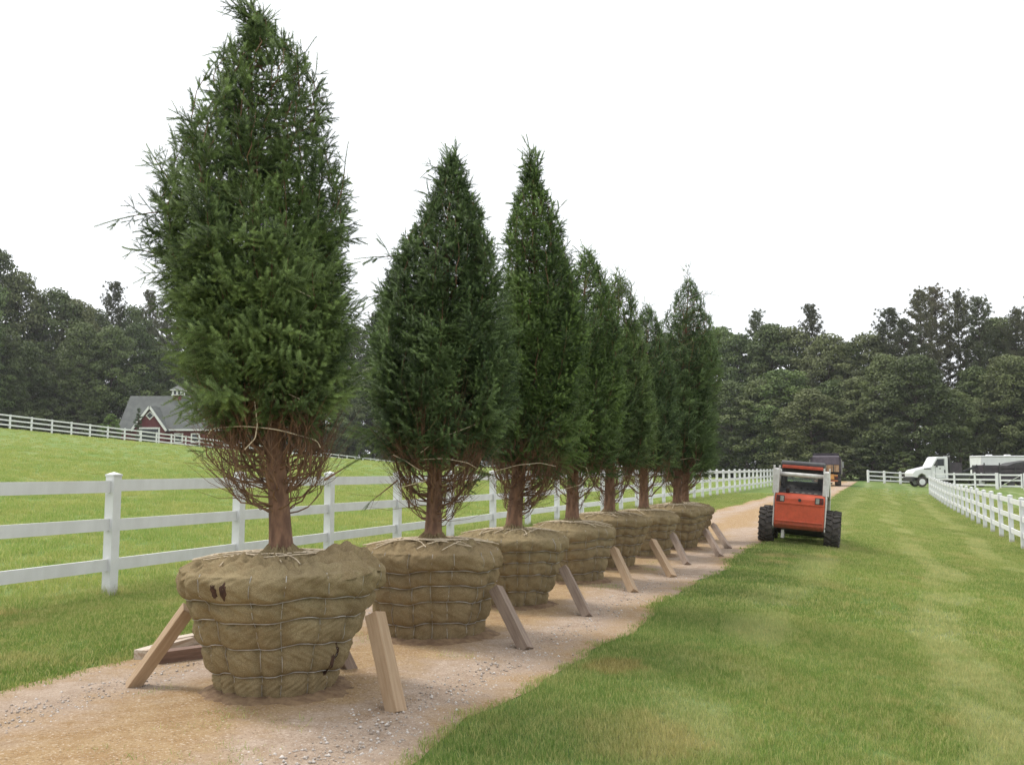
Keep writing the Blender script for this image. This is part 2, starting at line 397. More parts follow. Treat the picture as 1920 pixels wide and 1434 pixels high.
SOIL = paint('root_soil', (.045, .022, .014), (.085, .040, .025), 25, .95, 0, .8, 60)
WIRE = paint('basket_wire', (.58, .57, .55), (.34, .32, .30), 9, .4, .35)
LUMBER = paint('sawn_lumber', (.42, .30, .19), (.34, .225, .13), 5, .8, 0, .25, 40, vary=.35, stretch=(9, 9, .7))
LUMBER_GREY = paint('weathered_lumber', (.33, .25, .19), (.22, .155, .115), 5, .85, 0, .4, 40, vary=.35, stretch=(9, 9, .7))
LUMBER_PALE = paint('pale_lumber', (.58, .50, .41), (.36, .26, .18), 3, .85, 0, .3, 40, stretch=(9, 9, .7))

# ------------------------------------------------------------------ ground and path
def line(a, b, n): return list(np.linspace(a, b, n, endpoint=False))
us = np.array([-1500, -700, -300, -120, -60] + line(-40, 0, 20) + line(0, 40, 160) + line(40, 140, 70) + line(140, 300, 16) + [300, 420, 700, 1600])
vs = np.array([-1600, -700, -350, -220] + line(-170, -60, 36) + line(-60, -12, 40) + line(-12, 8, 110) + line(8, 60, 30) + [60, 90, 150, 300, 700, 1600])
UU, VV = np.meshgrid(us, vs, indexing='ij')
ZZ = terr_uv(UU, VV) + 0.012 * wob(UU * 2.1 + VV * .7, 2) * (np.abs(VV + 3.9) > 2.2) * ((np.abs(UU) < 60) & (np.abs(VV) < 40))
GX, GY = xy(UU, VV)
nu, nv = UU.shape
ii, jj = np.meshgrid(np.arange(nu - 1), np.arange(nv - 1), indexing='ij'); k0 = (ii * nv + jj).ravel()
ground = struct(obj('ground', np_mesh('ground', np.stack([GX, GY, ZZ], -1).reshape(-1, 3), np.stack([k0, k0 + 1, k0 + nv + 1, k0 + nv], -1), None, True), TURF))

pu = np.array(line(-14, 40, 270) + line(40, 118, 120) + [118]); nc = 26
PL, PR = PATH_L(pu), PATH_R(pu)
tt = np.linspace(0, 1, nc)
PV = PL[:, None] + (PR - PL)[:, None] * tt[None]
PU = np.repeat(pu[:, None], nc, 1)
lift = .014 * np.sin(np.pi * np.clip(tt * 1.0, 0, 1)) ** .5 + .004
rut = -.012 * np.exp(-((PV + 2.85) / .3) ** 2) - .012 * np.exp(-((PV + 4.95) / .3) ** 2)
PZ = terr_uv(PU, PV) + lift[None] * 1.6 + rut * (np.abs(tt - .5) < .42)[None] + .004 * wob(PU * 5 + PV * 3, 5)
PX_, PY_ = xy(PU, PV)
m_, n_ = PU.shape
ii, jj = np.meshgrid(np.arange(m_ - 1), np.arange(n_ - 1), indexing='ij'); k0 = (ii * n_ + jj).ravel()
path = struct(obj('path', np_mesh('path', np.stack([PX_, PY_, PZ], -1).reshape(-1, 3), np.stack([k0, k0 + 1, k0 + n_ + 1, k0 + n_], -1), None, True), PATH))

# ------------------------------------------------------------------ grass blades (stuff)
rng = np.random.default_rng(7)
def blades(n, rmin, rmax, a0, a1, keep, hgt, wid, dens_pow=1.0, lod=.00055):
    r = rmin * (rmax / rmin) ** rng.random(n) if dens_pow == 1 else rmin + (rmax - rmin) * rng.random(n) ** dens_pow
    an = R(a0) + (R(a1) - R(a0)) * rng.random(n)
    X, Y = r * np.sin(an), r * np.cos(an)
    u = X * SA + Y * CA; v = X * CA - Y * SA
    k = keep(u, v, X, Y); X, Y, u, v, r = X[k], Y[k], u[k], v[k], r[k]
    n = len(X); Z = terr_uv(u, v)
    h = hgt * (0.55 + .8 * rng.random(n)); w = np.maximum(wid, lod * r) * (.7 + .6 * rng.random(n))
    yaw = rng.random(n) * 2 * np.pi; ln = rng.random(n) * .75 * h; la = rng.random(n) * 2 * np.pi
    B = np.stack([X, Y, Z - .004], -1); sd = np.stack([np.cos(yaw), np.sin(yaw), 0 * yaw], -1) * (w / 2)[:, None]
    tip = B + np.stack([ln * np.cos(la), ln * np.sin(la), h], -1)
    V = np.stack([B - sd, B + sd, tip], 1).reshape(-1, 3)
    t = np.repeat(rng.random(n) ** 3, 3)
    return V, np.arange(3 * n).reshape(-1, 3), t
patchy = lambda u, v: wob(u * 1.9 + v * .6, 11) + wob(v * 2.3 - u * .5, 12)
def tuft(seed, n, rad, h, w, spread=.75):
    rs = np.random.default_rng(seed); b = Bag()
    r = rad * np.sqrt(rs.random(n)); a = rs.random(n) * 6.283; B = np.stack([r * np.cos(a), r * np.sin(a), np.full(n, -.006)], -1)
    hh = h * (.5 + .8 * rs.random(n)); yaw = rs.random(n) * 6.283; ww = w * (.7 + .6 * rs.random(n)); la = rs.random(n) * 6.283; ln = rs.random(n) * spread * hh
    sd = np.stack([np.cos(yaw), np.sin(yaw), 0 * yaw], -1) * (ww / 2)[:, None]
    mid = B + np.stack([ln * .35 * np.cos(la), ln * .35 * np.sin(la), hh * .6], -1); tip = B + np.stack([ln * np.cos(la), ln * np.sin(la), hh], -1)
    V = np.stack([B - sd, B + sd, mid + sd * .75, mid - sd * .75, tip], 1).reshape(-1, 3); k = np.arange(n)[:, None] * 5
    t = np.repeat(rs.random(n) ** 2.2, 5)
    b.add(V, np.concatenate([k + np.array([[0, 1, 2]]), k + np.array([[0, 2, 3]]), k + np.array([[3, 2, 4]])]), t); return b
TUFTS = [tuft(k, 95, .10, .040, .0036) for k in range(NVAR)]
TUFTS_MID = [tuft(10 + k, 110, .16, .042, .0075) for k in range(NVAR)]
TUFTS_TALL = [tuft(20 + k, 90, .22, .085, .0085, .9) for k in range(NVAR)]
THIN = [tuft(30 + k, 26, .09, .045, .0040, .95) for k in range(NVAR)]
def cover(u0, u1, v0, v1, step, keep, jit=.5):
    U, V = np.meshgrid(np.arange(u0, u1, step), np.arange(v0, v1, step), indexing='ij'); U = U.ravel() + (rng.random(U.size) - .5) * step * 2 * jit; V = V.ravel() + (rng.random(V.size) - .5) * step * 2 * jit
    X, Y = xy(U, V); an = np.degrees(np.arctan2(X, Y)); r = np.hypot(X, Y)
    k = keep(U, V, r) & (an > -41) & (an < 40) & (Y > 2.5)
    return U[k], V[k]
def lay(name, label, sets, protos, parent=None):
    U = np.concatenate([q[0] for q in sets]); V = np.concatenate([q[1] for q in sets]); n = len(U); X, Y = xy(U, V)
    P = np.stack([X, Y, terr_uv(U, V)], -1); rot = np.stack([rng.normal(0, .04, n), rng.normal(0, .04, n), rng.random(n) * 6.283], -1)
    o = scatter(name, protos, P, rot, .8 + .45 * rng.random(n), rng.random(n) ** 3 * .35, BLADE)
    return tag(o, label, 'grass')
edgeR = lambda U: PATH_R(U) - .06 + .16 * (rng.random(len(U)) ** 2)
edgeL = lambda U: PATH_L(U) + .08 - .2 * (rng.random(len(U)) ** 2)
lay('lawn_grass', 'short mown grass on the striped lawn beside the dirt path', [cover(0, 16, -2.6, 8, .085, lambda U, V, r: (V > edgeR(U)) & (r < 11)),], TUFTS)
lay('lawn_grass', 'short mown grass on the far half of the striped lawn', [cover(6, 90, -2.7, 8, .17, lambda U, V, r: (V > edgeR(U)) & (r > 10.5) & (V < 7) & (r < 20 + 66 * rng.random(len(r))))], TUFTS_MID)
lay('verge_grass', 'mown grass verge between the path and the white fence', [cover(0, 60, -9.0, -5.3, .13, lambda U, V, r: (V < edgeL(U)) & (r < 20 + 45 * rng.random(len(r))))], TUFTS_MID)
pu_ = np.concatenate([(8.93 + 2.42 * k) + rng.normal(0, .07, 9) for k in range(-3, 16)]); pv_ = -8.65 + rng.normal(0, .07, len(pu_))
lay('post_grass', 'uncut grass tufts around the feet of the fence posts', [(pu_, pv_)], [tuft(50 + k, 34, .06, .13, .0055, .6) for k in range(NVAR)])
lay('path_grass', 'thin grass tufts growing on the dirt path between the root balls', [cover(0, 22, -5.4, -2.5, .10, lambda U, V, r: (np.abs(V + 3.9) < .8) & (patchy(U, V) > .75)),
    cover(0, 5, -4.2, -3.3, .09, lambda U, V, r: (np.abs(V + 3.75 + .1 * wob(U, 4)) < .12) & (patchy(U * 2, V) > .1))], THIN)
lay('pasture_grass', 'taller rough grass in the pasture behind the white fence', [cover(-6, 60, -46, -8.4, .30, lambda U, V, r: r < 22 + 34 * rng.random(len(r))), cover(0, 130, -90, -10, .8, lambda U, V, r: (r > 30) & (rng.random(len(r)) < np.clip(1.3 - r / 100, .1, 1)))], TUFTS_TALL)

# pebbles in the wheel tracks (stuff) and tiny clover heads in the pasture (stuff)
def pebbles(n):
    r = 4.2 * (14 / 4.2) ** rng.random(n); an = R(-34) + R(52) * rng.random(n)
    X, Y = r * np.sin(an), r * np.cos(an); u, v = X * SA + Y * CA, X * CA - Y * SA
    k = (v > PATH_L(u) + .2) & (v < PATH_R(u) - .1) & ((np.abs(v + 2.85) < .35) | (np.abs(v + 4.95) < .3) | (rng.random(n) < .15))
    X, Y, u, v = X[k], Y[k], u[k], v[k]; n = len(X)
    s = .0035 + .011 * rng.random(n) ** 3.5
    base = np.array([(1, 0, 0), (0, 1, 0), (-1, 0, 0), (0, -1, 0), (0, 0, .8), (0, 0, -.8)], float)
    tri = np.array([(0, 1, 4), (1, 2, 4), (2, 3, 4), (3, 0, 4), (1, 0, 5), (2, 1, 5), (3, 2, 5), (0, 3, 5)])
    V = base[None] * (s[:, None] * (.7 + .6 * rng.random((n, 6))))[:, :, None]
    yaw = rng.random(n) * 6.28; c, sn = np.cos(yaw)[:, None], np.sin(yaw)[:, None]
    V = np.stack([V[..., 0] * c - V[..., 1] * sn, V[..., 0] * sn + V[..., 1] * c, V[..., 2]], -1)
    V += np.stack([X, Y, terr_uv(u, v) + .016], -1)[:, None]
    return V.reshape(-1, 3), (tri[None] + (np.arange(n) * 6)[:, None, None]).reshape(-1, 3), np.repeat(rng.random(n), 6)
def tint_mat(name, a, b_, rough=.8):
    m, nt, b = new_mat(name); g = NG(nt); g.put(b.inputs['Base Color'], g.mix(g.attr('tint'), a, b_)); b.inputs['Roughness'].default_value = rough; return m
PEB = tint_mat('pebble', (.30, .24, .19), (.62, .57, .52))
pb = Bag(); pb.add(*pebbles(26000))
stuff(tag(obj('gravel', pb.mesh('gravel'), PEB), 'small pale gravel scattered in the wheel tracks of the path', 'gravel'))

# ------------------------------------------------------------------ white post and rail fences
def make_post_mat():
    m, nt, b = new_mat('white_vinyl_post'); g = NG(nt); co = g.objco(); z = g.dot(co, (0, 0, 1)); n = g.noise(co, 14, 5, .7)
    col = g.mix(g.ramp(g.noise(co, 3, 4, .6), .35, .65), (.80, .80, .80), (.72, .72, .71))
    f = g.ramp(g.math('ADD', z, g.math('MULTIPLY', g.math('SUBTRACT', n, .5), .22)), .16, -.02)
    g.put(b.inputs['Base Color'], g.mix(g.math('MULTIPLY', f, .75), col, (.27, .24, .13))); b.inputs['Roughness'].default_value = .4
    return m
POSTV = make_post_mat()
def post_mesh(h, w=.127):
    return MB().box(-w / 2, w / 2, -w / 2, w / 2, -.15, h).mesh('fence_post')
def cap_mesh(w=.127):
    a, b = w / 2 + .008, w / 2 + .002
    m = MB().box(-a, a, -a, a, 0, .022)
    m.add([(-b, -b, .022), (b, -b, .022), (b, b, .022), (-b, b, .022), (0, 0, .05)], [(0, 1, 4), (1, 2, 4), (2, 3, 4), (3, 0, 4)])
    return m.mesh('fence_cap')
CAP = cap_mesh()
def fence(name, label, pts, h, rails, cap=True, group=None, rail_h=.142, post_w=.127):
    """pts: post feet (x, y) in order; every post and every rail is its own part"""
    p0 = pts[len(pts) // 2]
    root = thing(name, label, 'fence', (p0[0], p0[1], terr(*p0)), 0, group)
    base = Vector(root.location); rnd = random.Random(hash(name) & 255 if False else len(pts))
    pm = post_mesh(h, post_w); zs = [terr(*p) for p in pts]
    rm = {}
    yaw0 = None
    for i, p in enumerate(pts):
        q = pts[min(i + 1, len(pts) - 1)]; r_ = pts[max(i - 1, 0)]
        yaw = math.atan2(q[1] - r_[1], q[0] - r_[0])
        dz = rnd.uniform(-.012, .012)
        o = obj('post', pm, POSTV, root, Vector((p[0], p[1], zs[i] + dz)) - base, (rnd.uniform(-.006, .006), rnd.uniform(-.006, .006), yaw))
        if cap: obj('cap', CAP, VINYL, o, (0, 0, h))
        if i + 1 < len(pts):
            L = math.dist(p, q); key = round(L, 2)
            if key not in rm: rm[key] = MB().box(-key / 2 + .02, key / 2 - .02, -.019, .019, -rail_h / 2, rail_h / 2).mesh('fence_rail')
            pit = -math.atan2(zs[i + 1] - zs[i], L); y1 = math.atan2(q[1] - p[1], q[0] - p[0])
            for rz in rails:
                obj('rail', rm[key], VINYL, root, Vector(((p[0] + q[0]) / 2, (p[1] + q[1]) / 2, (zs[i] + zs[i + 1]) / 2 + rz + rnd.uniform(-.008, .008))) - base, (0, pit + rnd.uniform(-.003, .003), y1))
    return root
U1 = uv(*on_ground(205, 1118))[0]
SP = 2.42
fence('white_fence', 'white vinyl three-rail fence running along the dirt path between verge and pasture',
      [xy(U1 + SP * k, -8.65) for k in range(-3, 37)], 1.43, (.385, .855, 1.32))
ur = uv(*on_ground(1900, 1022, -.6))[0]
fence('white_fence', 'white vinyl three-rail fence bordering the striped lawn on its side away from the path',
      [xy(29.0 + 2.46 * (k - 3), 3.62) for k in range(0, 24)], 1.36, (.36, .80, 1.235))
fence('white_fence', 'long white rail fence climbing the far side of the pasture below the red barn',
      [xy(58.0 + 2.42 * k, -76.0) for k in range(0, 45)], 1.42, (.40, .85, 1.30), cap=False)
a, b = on_ground(1775, 920, -.25), None
A = (at_depth(1752, 900, 86)[0], 86); B = (at_depth(1868, 900, 82)[0], 82)
fence('white_fence', 'short white rail fence in front of the white work truck, ending at the braced gate',
      [(A[0] + (B[0] - A[0]) * t, A[1] + (B[1] - A[1]) * t) for t in np.linspace(0, 1, 4)], 1.40, (.38, .84, 1.29))
A = (at_depth(1628, 900, 104)[0], 104); B = (at_depth(1722, 900, 104)[0], 104.5)
fence('white_fence', 'short run of white rail fence closing the lawn in front of the dark woods',
      [(A[0] + (B[0] - A[0]) * t, A[1] + (B[1] - A[1]) * t) for t in np.linspace(0, 1, 4)], 1.36, (.32, .76, 1.22), post_w=.20)
# braced gate
ga = (at_depth(1874, 900, 81.7)[0], 81.7); gb = (at_depth(1917, 900, 80.4)[0], 80.4)
gl = math.dist(ga, gb); gz = terr(*ga)
gate = thing('field_gate', 'white gate with a diagonal brace beside the parked trucks', 'gate', (ga[0], ga[1], gz), math.atan2(gb[1] - ga[1], gb[0] - ga[0]))
for z in (.30, .80, 1.25): MB().box(.12, gl - .1, -.02, .02, z - .07, z + .07).build('gate_rail', VINYL, gate)
for x in (.06, gl - .06): MB().box(x - .06, x + .06, -.03, .03, .15, 1.36).build('gate_stile', VINYL, gate)
MB().bar((.15, -.035, .33), (gl - .15, -.035, 1.2), .03, .13, (0, 1, 0)).build('brace', VINYL, gate)
gpost = post_mesh(1.42, .15)
for x in (-.16, gl + .16):
    obj('gate_post', gpost, VINYL, gate, (x, 0, 0))
gc = (gb[0] + (gb[0] - ga[0]) * .12, gb[1] + (gb[1] - ga[1]) * .12)
fence('white_fence', 'white rail fence on the hinge side of the braced gate', [(gc[0] + 2.4 * k * .96, gc[1] - 2.4 * k * .28) for k in range(4)], 1.40, (.38, .84, 1.29))

# ------------------------------------------------------------------ balled and burlapped spruces
def shoots(bag, B, D, C, L, rad, ns, nl, nw, tint, needles=True, rs=None):
    """batch of needle-covered shoots: base, unit direction, bend, length"""
    K = len(B)
    if K == 0: return
    st = np.array([0, .5, 1.0])
    P = B[:, None] + D[:, None] * (L[:, None] * st)[:, :, None] + C[:, None] * (L[:, None] * st ** 2)[:, :, None]
    T = D + C * .9; T /= np.linalg.norm(T, axis=1, keepdims=True)
    ref = np.where(np.abs(T[:, 2:3]) > .85, np.array([[1.0, 0, 0]]), np.array([[0, 0, 1.0]]))
    N1 = np.cross(T, ref); N1 /= np.linalg.norm(N1, axis=1, keepdims=True); N2 = np.cross(N1, T)
    an = np.arange(3) * 2.0944
    ring = N1[:, None] * np.cos(an)[None, :, None] + N2[:, None] * np.sin(an)[None, :, None]       # K,3,3
    rr = rad[:, None] * np.array([1, .8, .35])[None]
    V = P[:, :, None] + ring[:, None] * rr[:, :, None, None]                                        # K,3,3,3
    q = []
    for s_ in range(2):
        for k in range(3): q.append((s_ * 3 + k, s_ * 3 + (k + 1) % 3, s_ * 3 + 3 + (k + 1) % 3, s_ * 3 + 3 + k))
    q = np.array(q)
    if needles is False:
        bag.add(V.reshape(-1, 3), (q[None] + (np.arange(K) * 9)[:, None, None]).reshape(-1, 4), np.repeat(tint, 9)); return
    bag.add(V.reshape(-1, 3), (q[None] + (np.arange(K) * 9)[:, None, None]).reshape(-1, 4), np.repeat(tint * .5, 9))
    lev = np.clip(np.round(L / ns / 8) * 8, 8, 168).astype(int)
    for M in np.unique(lev):
        s = np.where(lev == M)[0]; k = len(s)
        t = (np.arange(M)[None] + rs.random((k, M)) * .8) / M
        Pn = B[s][:, None] + D[s][:, None] * (L[s][:, None] * t)[:, :, None] + C[s][:, None] * (L[s][:, None] * t ** 2)[:, :, None]
        a_ = np.arange(M)[None] * 2.399 + rs.random((k, M)) * .7
        out = N1[s][:, None] * np.cos(a_)[..., None] + N2[s][:, None] * np.sin(a_)[..., None]
        side = np.cross(np.broadcast_to(T[s][:, None], out.shape), out)
        side = side * .8 + T[s][:, None] * .6 * (rs.random((k, M, 1)) - .5)
        ln = nl * (.75 + .5 * rs.random((k, M))) * (1 - .35 * t)
        tip = Pn + (out * .90 + T[s][:, None] * .46) * ln[..., None]
        hw = nw * .5
        Vn = np.stack([Pn - side * hw, Pn + side * hw, tip], 2).reshape(-1, 3)
        bag.add(Vn, np.arange(len(Vn)).reshape(-1, 3), np.repeat(np.clip(tint[s][:, None] + .35 * (t - .4) + rs.normal(0, .22, t.shape), -.3, 1.3).ravel(), 3))

def unitv(x): return x / (np.linalg.norm(x, axis=-1, keepdims=True) + 1e-9)
def spray_proto(seed, ns, nl, nw, L0=.28, single=False):
    """a needle-covered side twig 0.28 m long with its own side shoots, growing along +Z, flat in the XZ plane"""
    rs = np.random.default_rng(seed); bag = Bag(); lk = (L0 / .28) ** .6
    bend = np.array([rs.uniform(-.15, .15), rs.uniform(.02, .22), 0.0])
    q = [(np.zeros(3), np.array([0, 0, 1.0]), bend, L0, .0030, .25)]
    x, sd = (.09 if single else .030), 1
    if single: q[0] = (np.zeros(3), np.array([0, 0, 1.0]), np.array([rs.uniform(-.1, .1), -.30, 0]), L0, .0032, .55); bend = q[0][2]
    while x < L0 - .025 - (.07 if single else 0):
        f = x / L0; p = np.array([0, 0, x]) + bend * L0 * f * f
        d = np.array([sd * rs.uniform(.6, 1.0), rs.uniform(-.15, .55), .8]); d /= np.linalg.norm(d)
        l = (.135 * lk * (1 - .55 * f) + .022) * rs.uniform(.65, 1.2); c = np.array([0, .1, rs.uniform(0, .35)])
        q.append((p, d, c, l, .0022, .3 + .5 * rs.random()))
        if l > .09 and rs.random() < .7:
            s2 = 1 if rs.random() < .5 else -1
            d2 = d + np.array([rs.uniform(-.2, .2), rs.uniform(.1, .6), s2 * .7]); d2 /= np.linalg.norm(d2)
            q.append((p + d * l * .4, d2, c, l * rs.uniform(.45, .65), .0018, .6 + .4 * rs.random()))
        sd = -sd; x += (.09 if single else .031) * rs.uniform(.8, 1.25)
    A = [np.array([k[i] for k in q]) for i in range(6)]
    shoots(bag, A[0], A[1], A[2], A[3], A[4], ns, nl, nw, A[5], True, rs)
    return bag
SPRAYS = {l: [spray_proto(900 + 20 * l + k, ns_, nl_, nw_, (.28, .28, .15, .24)[k], k == 3) for k in range(NVAR)] for l, ns_, nl_, nw_ in ((0, .0013, .0225, .0042), (1, .0019, .0225, .0060), (2, .0028, .0230, .0085))}
def burlap_ball(seed, r0, r1, zr, ztop, bands, nth, nsd, nvert=16, amp=.045):
    """root ball: lathe with pillow bulges between the basket wires; returns ball mesh, wire mesh, rope mesh and surface function"""
    rs = np.random.default_rng(seed)
    zb = np.array([0] + list(bands) + [zr])
    amps = amp * (.7 + .5 * rs.random((len(zb) - 1, 40)))
    amps[-1] *= 1.35
    thv = np.arange(nvert) * 2 * np.pi / nvert + rs.normal(0, .045, nvert)
    ph = rs.random(12) * 6.28
    def wobz(th): return .014 * np.sin(th * 2 + ph[0]) + .010 * np.sin(th * 5 + ph[1]) + .006 * np.sin(th * 11 + ph[2])
    def surf(th, z):
        zz = np.clip(z - wobz(th) * np.clip(z / .15, 0, 1), 0, zr)
        base = r0 + (r1 - r0) * (zz / zr)
        k = np.clip(np.searchsorted(zb, zz, 'right') - 1, 0, len(zb) - 2)
        f = (zz - zb[k]) / (zb[k + 1] - zb[k])
        g = (th % (2 * np.pi)) / (2 * np.pi) * 40; g0 = np.floor(g).astype(int) % 40; gf = g - np.floor(g); gf = gf * gf * (3 - 2 * gf)
        A = amps[k, g0] * (1 - gf) + amps[k, (g0 + 1) % 40] * gf
        d = np.min(np.abs((np.asarray(th)[..., None] - thv + np.pi) % (2 * np.pi) - np.pi), -1)
        pin = .028 * np.exp(-np.abs(d / .045) ** 1.4)
        fs = np.clip(f, 0, 1) ** .72; bul = A * (1 - np.abs(2 * fs - 1) ** 3.2) * (1.25 - .35 * fs)
        lump = .022 * np.sin(th * 3 + ph[3] + z * 3) + .012 * np.sin(th * 7 + ph[4] - z * 7) + .005 * np.sin(th * 19 + z * 23 + ph[5]) + .004 * np.sin(z * 60 + th * 11 + ph[6])
        cr = .004 * np.sin(th * 41 + 9 * np.sin(z * 17 + ph[7]) + ph[8]) * np.sin(z * 31 + ph[9])
        return base + bul - pin + lump * (.4 + .6 * zz / zr) + cr
    TH = np.arange(nth) * 2 * np.pi / nth
    ring = []
    ring.append((np.full(nth, .02), np.full(nth, 0.0)))
    ring.append((surf(TH, 0.0 * TH) * .84, np.full(nth, .0)))
    ring.append((surf(TH, 0.0 * TH) * .93, np.full(nth, .016)))
    for z in np.linspace(0.038, zr, nsd): ring.append((surf(TH, np.full(nth, z)), np.full(nth, z) + 0 * TH))
    rim = surf(TH, np.full(nth, zr))
    nt = max(10, nsd // 3)
    for t in np.linspace(0.02, 1, nt):
        rr = rim * (1 - t) + .085 * t
        fold = .030 * np.abs(np.sin(TH * 9 + ph[2] + 5 * t + 1.3 * np.sin(TH * 3 + 7 * t))) + .020 * np.abs(np.sin(TH * 17 + ph[5] - 8 * t + 1.5 * np.sin(TH * 5))) + .008 * np.sin(TH * 5 + 22 * t + ph[1]) + .006 * np.sin(TH * 29 + 31 * t)
        zz = zr + (ztop - zr) * (1 - (1 - min(1, t * 1.15)) ** 2.2) + (fold - .022) * min(1, 6 * t) + (.06 * max(0, (t - .86) / .14) ** 1.5)
        ring.append((rr, zz))
    V = np.concatenate([np.stack([r * np.cos(TH), r * np.sin(TH), z], -1) for r, z in ring])
    m = len(ring); i = (np.arange(m - 1) * nth)[:, None]; k = np.arange(nth)[None]
    Fq = np.stack([i + k, i + (k + 1) % nth, i + nth + (k + 1) % nth, i + nth + k], -1).reshape(-1, 4)
    ball = np_mesh('root_ball', V, Fq, None, True)
    # wire basket
    wb = Bag(); th = np.linspace(0, 2 * np.pi, 97)
    for zc in [.03] + list(bands):
        z = zc + wobz(th) * np.clip(zc / .15, 0, 1) + .006 * np.abs(np.sin(th * nvert / 2))
        r = surf(th, z) + .0045
        wb.add(*tube_arrays(np.stack([r * np.cos(th), r * np.sin(th), z], -1), .0034, 5))
    for t0 in thv:
        z = np.linspace(.03, zr + .01, 26); th2 = t0 + .02 * np.sin(z * 9 + t0 * 5)
        r = surf(th2, z) + .001
        wb.add(*tube_arrays(np.stack([r * np.cos(th2), r * np.sin(th2), z], -1), .0024, 4))
    wires = wb.mesh('wire_basket', True)
    # rope laced over the top
    rb = Bag()
    for q in range(15):
        a0 = rs.random() * 6.28; a1 = a0 + math.pi + rs.normal(0, .8)
        p = np.array([math.cos(a0), math.sin(a0)]) * r1 * (.75 + .3 * rs.random()); e = np.array([math.cos(a1), math.sin(a1)]) * r1 * (.2 + .7 * rs.random())
        t = np.linspace(0, 1, 12)[:, None]; XY = p * (1 - t) + e * t + np.array([-(e - p)[1], (e - p)[0]]) * (.12 * rs.normal() * np.sin(t * 3.1))
        rad = np.linalg.norm(XY, axis=1); XY = XY * np.maximum(1, .13 / np.maximum(rad, .01))[:, None]; rad = np.maximum(rad, .13)
        tt_ = np.clip((r1 - rad) / (r1 - .085), 0, 1)
        Z = zr + (ztop - zr) * (1 - (1 - np.minimum(1, tt_ * 1.15)) ** 2.2) + .030 + .004 * rs.random(12)
        rb.add(*tube_arrays(np.stack([XY[:, 0], XY[:, 1], Z], -1), .0035 + .002 * rs.random(), 4))
    ropes = rb.mesh('lacing', True)
    return ball, wires, ropes, surf

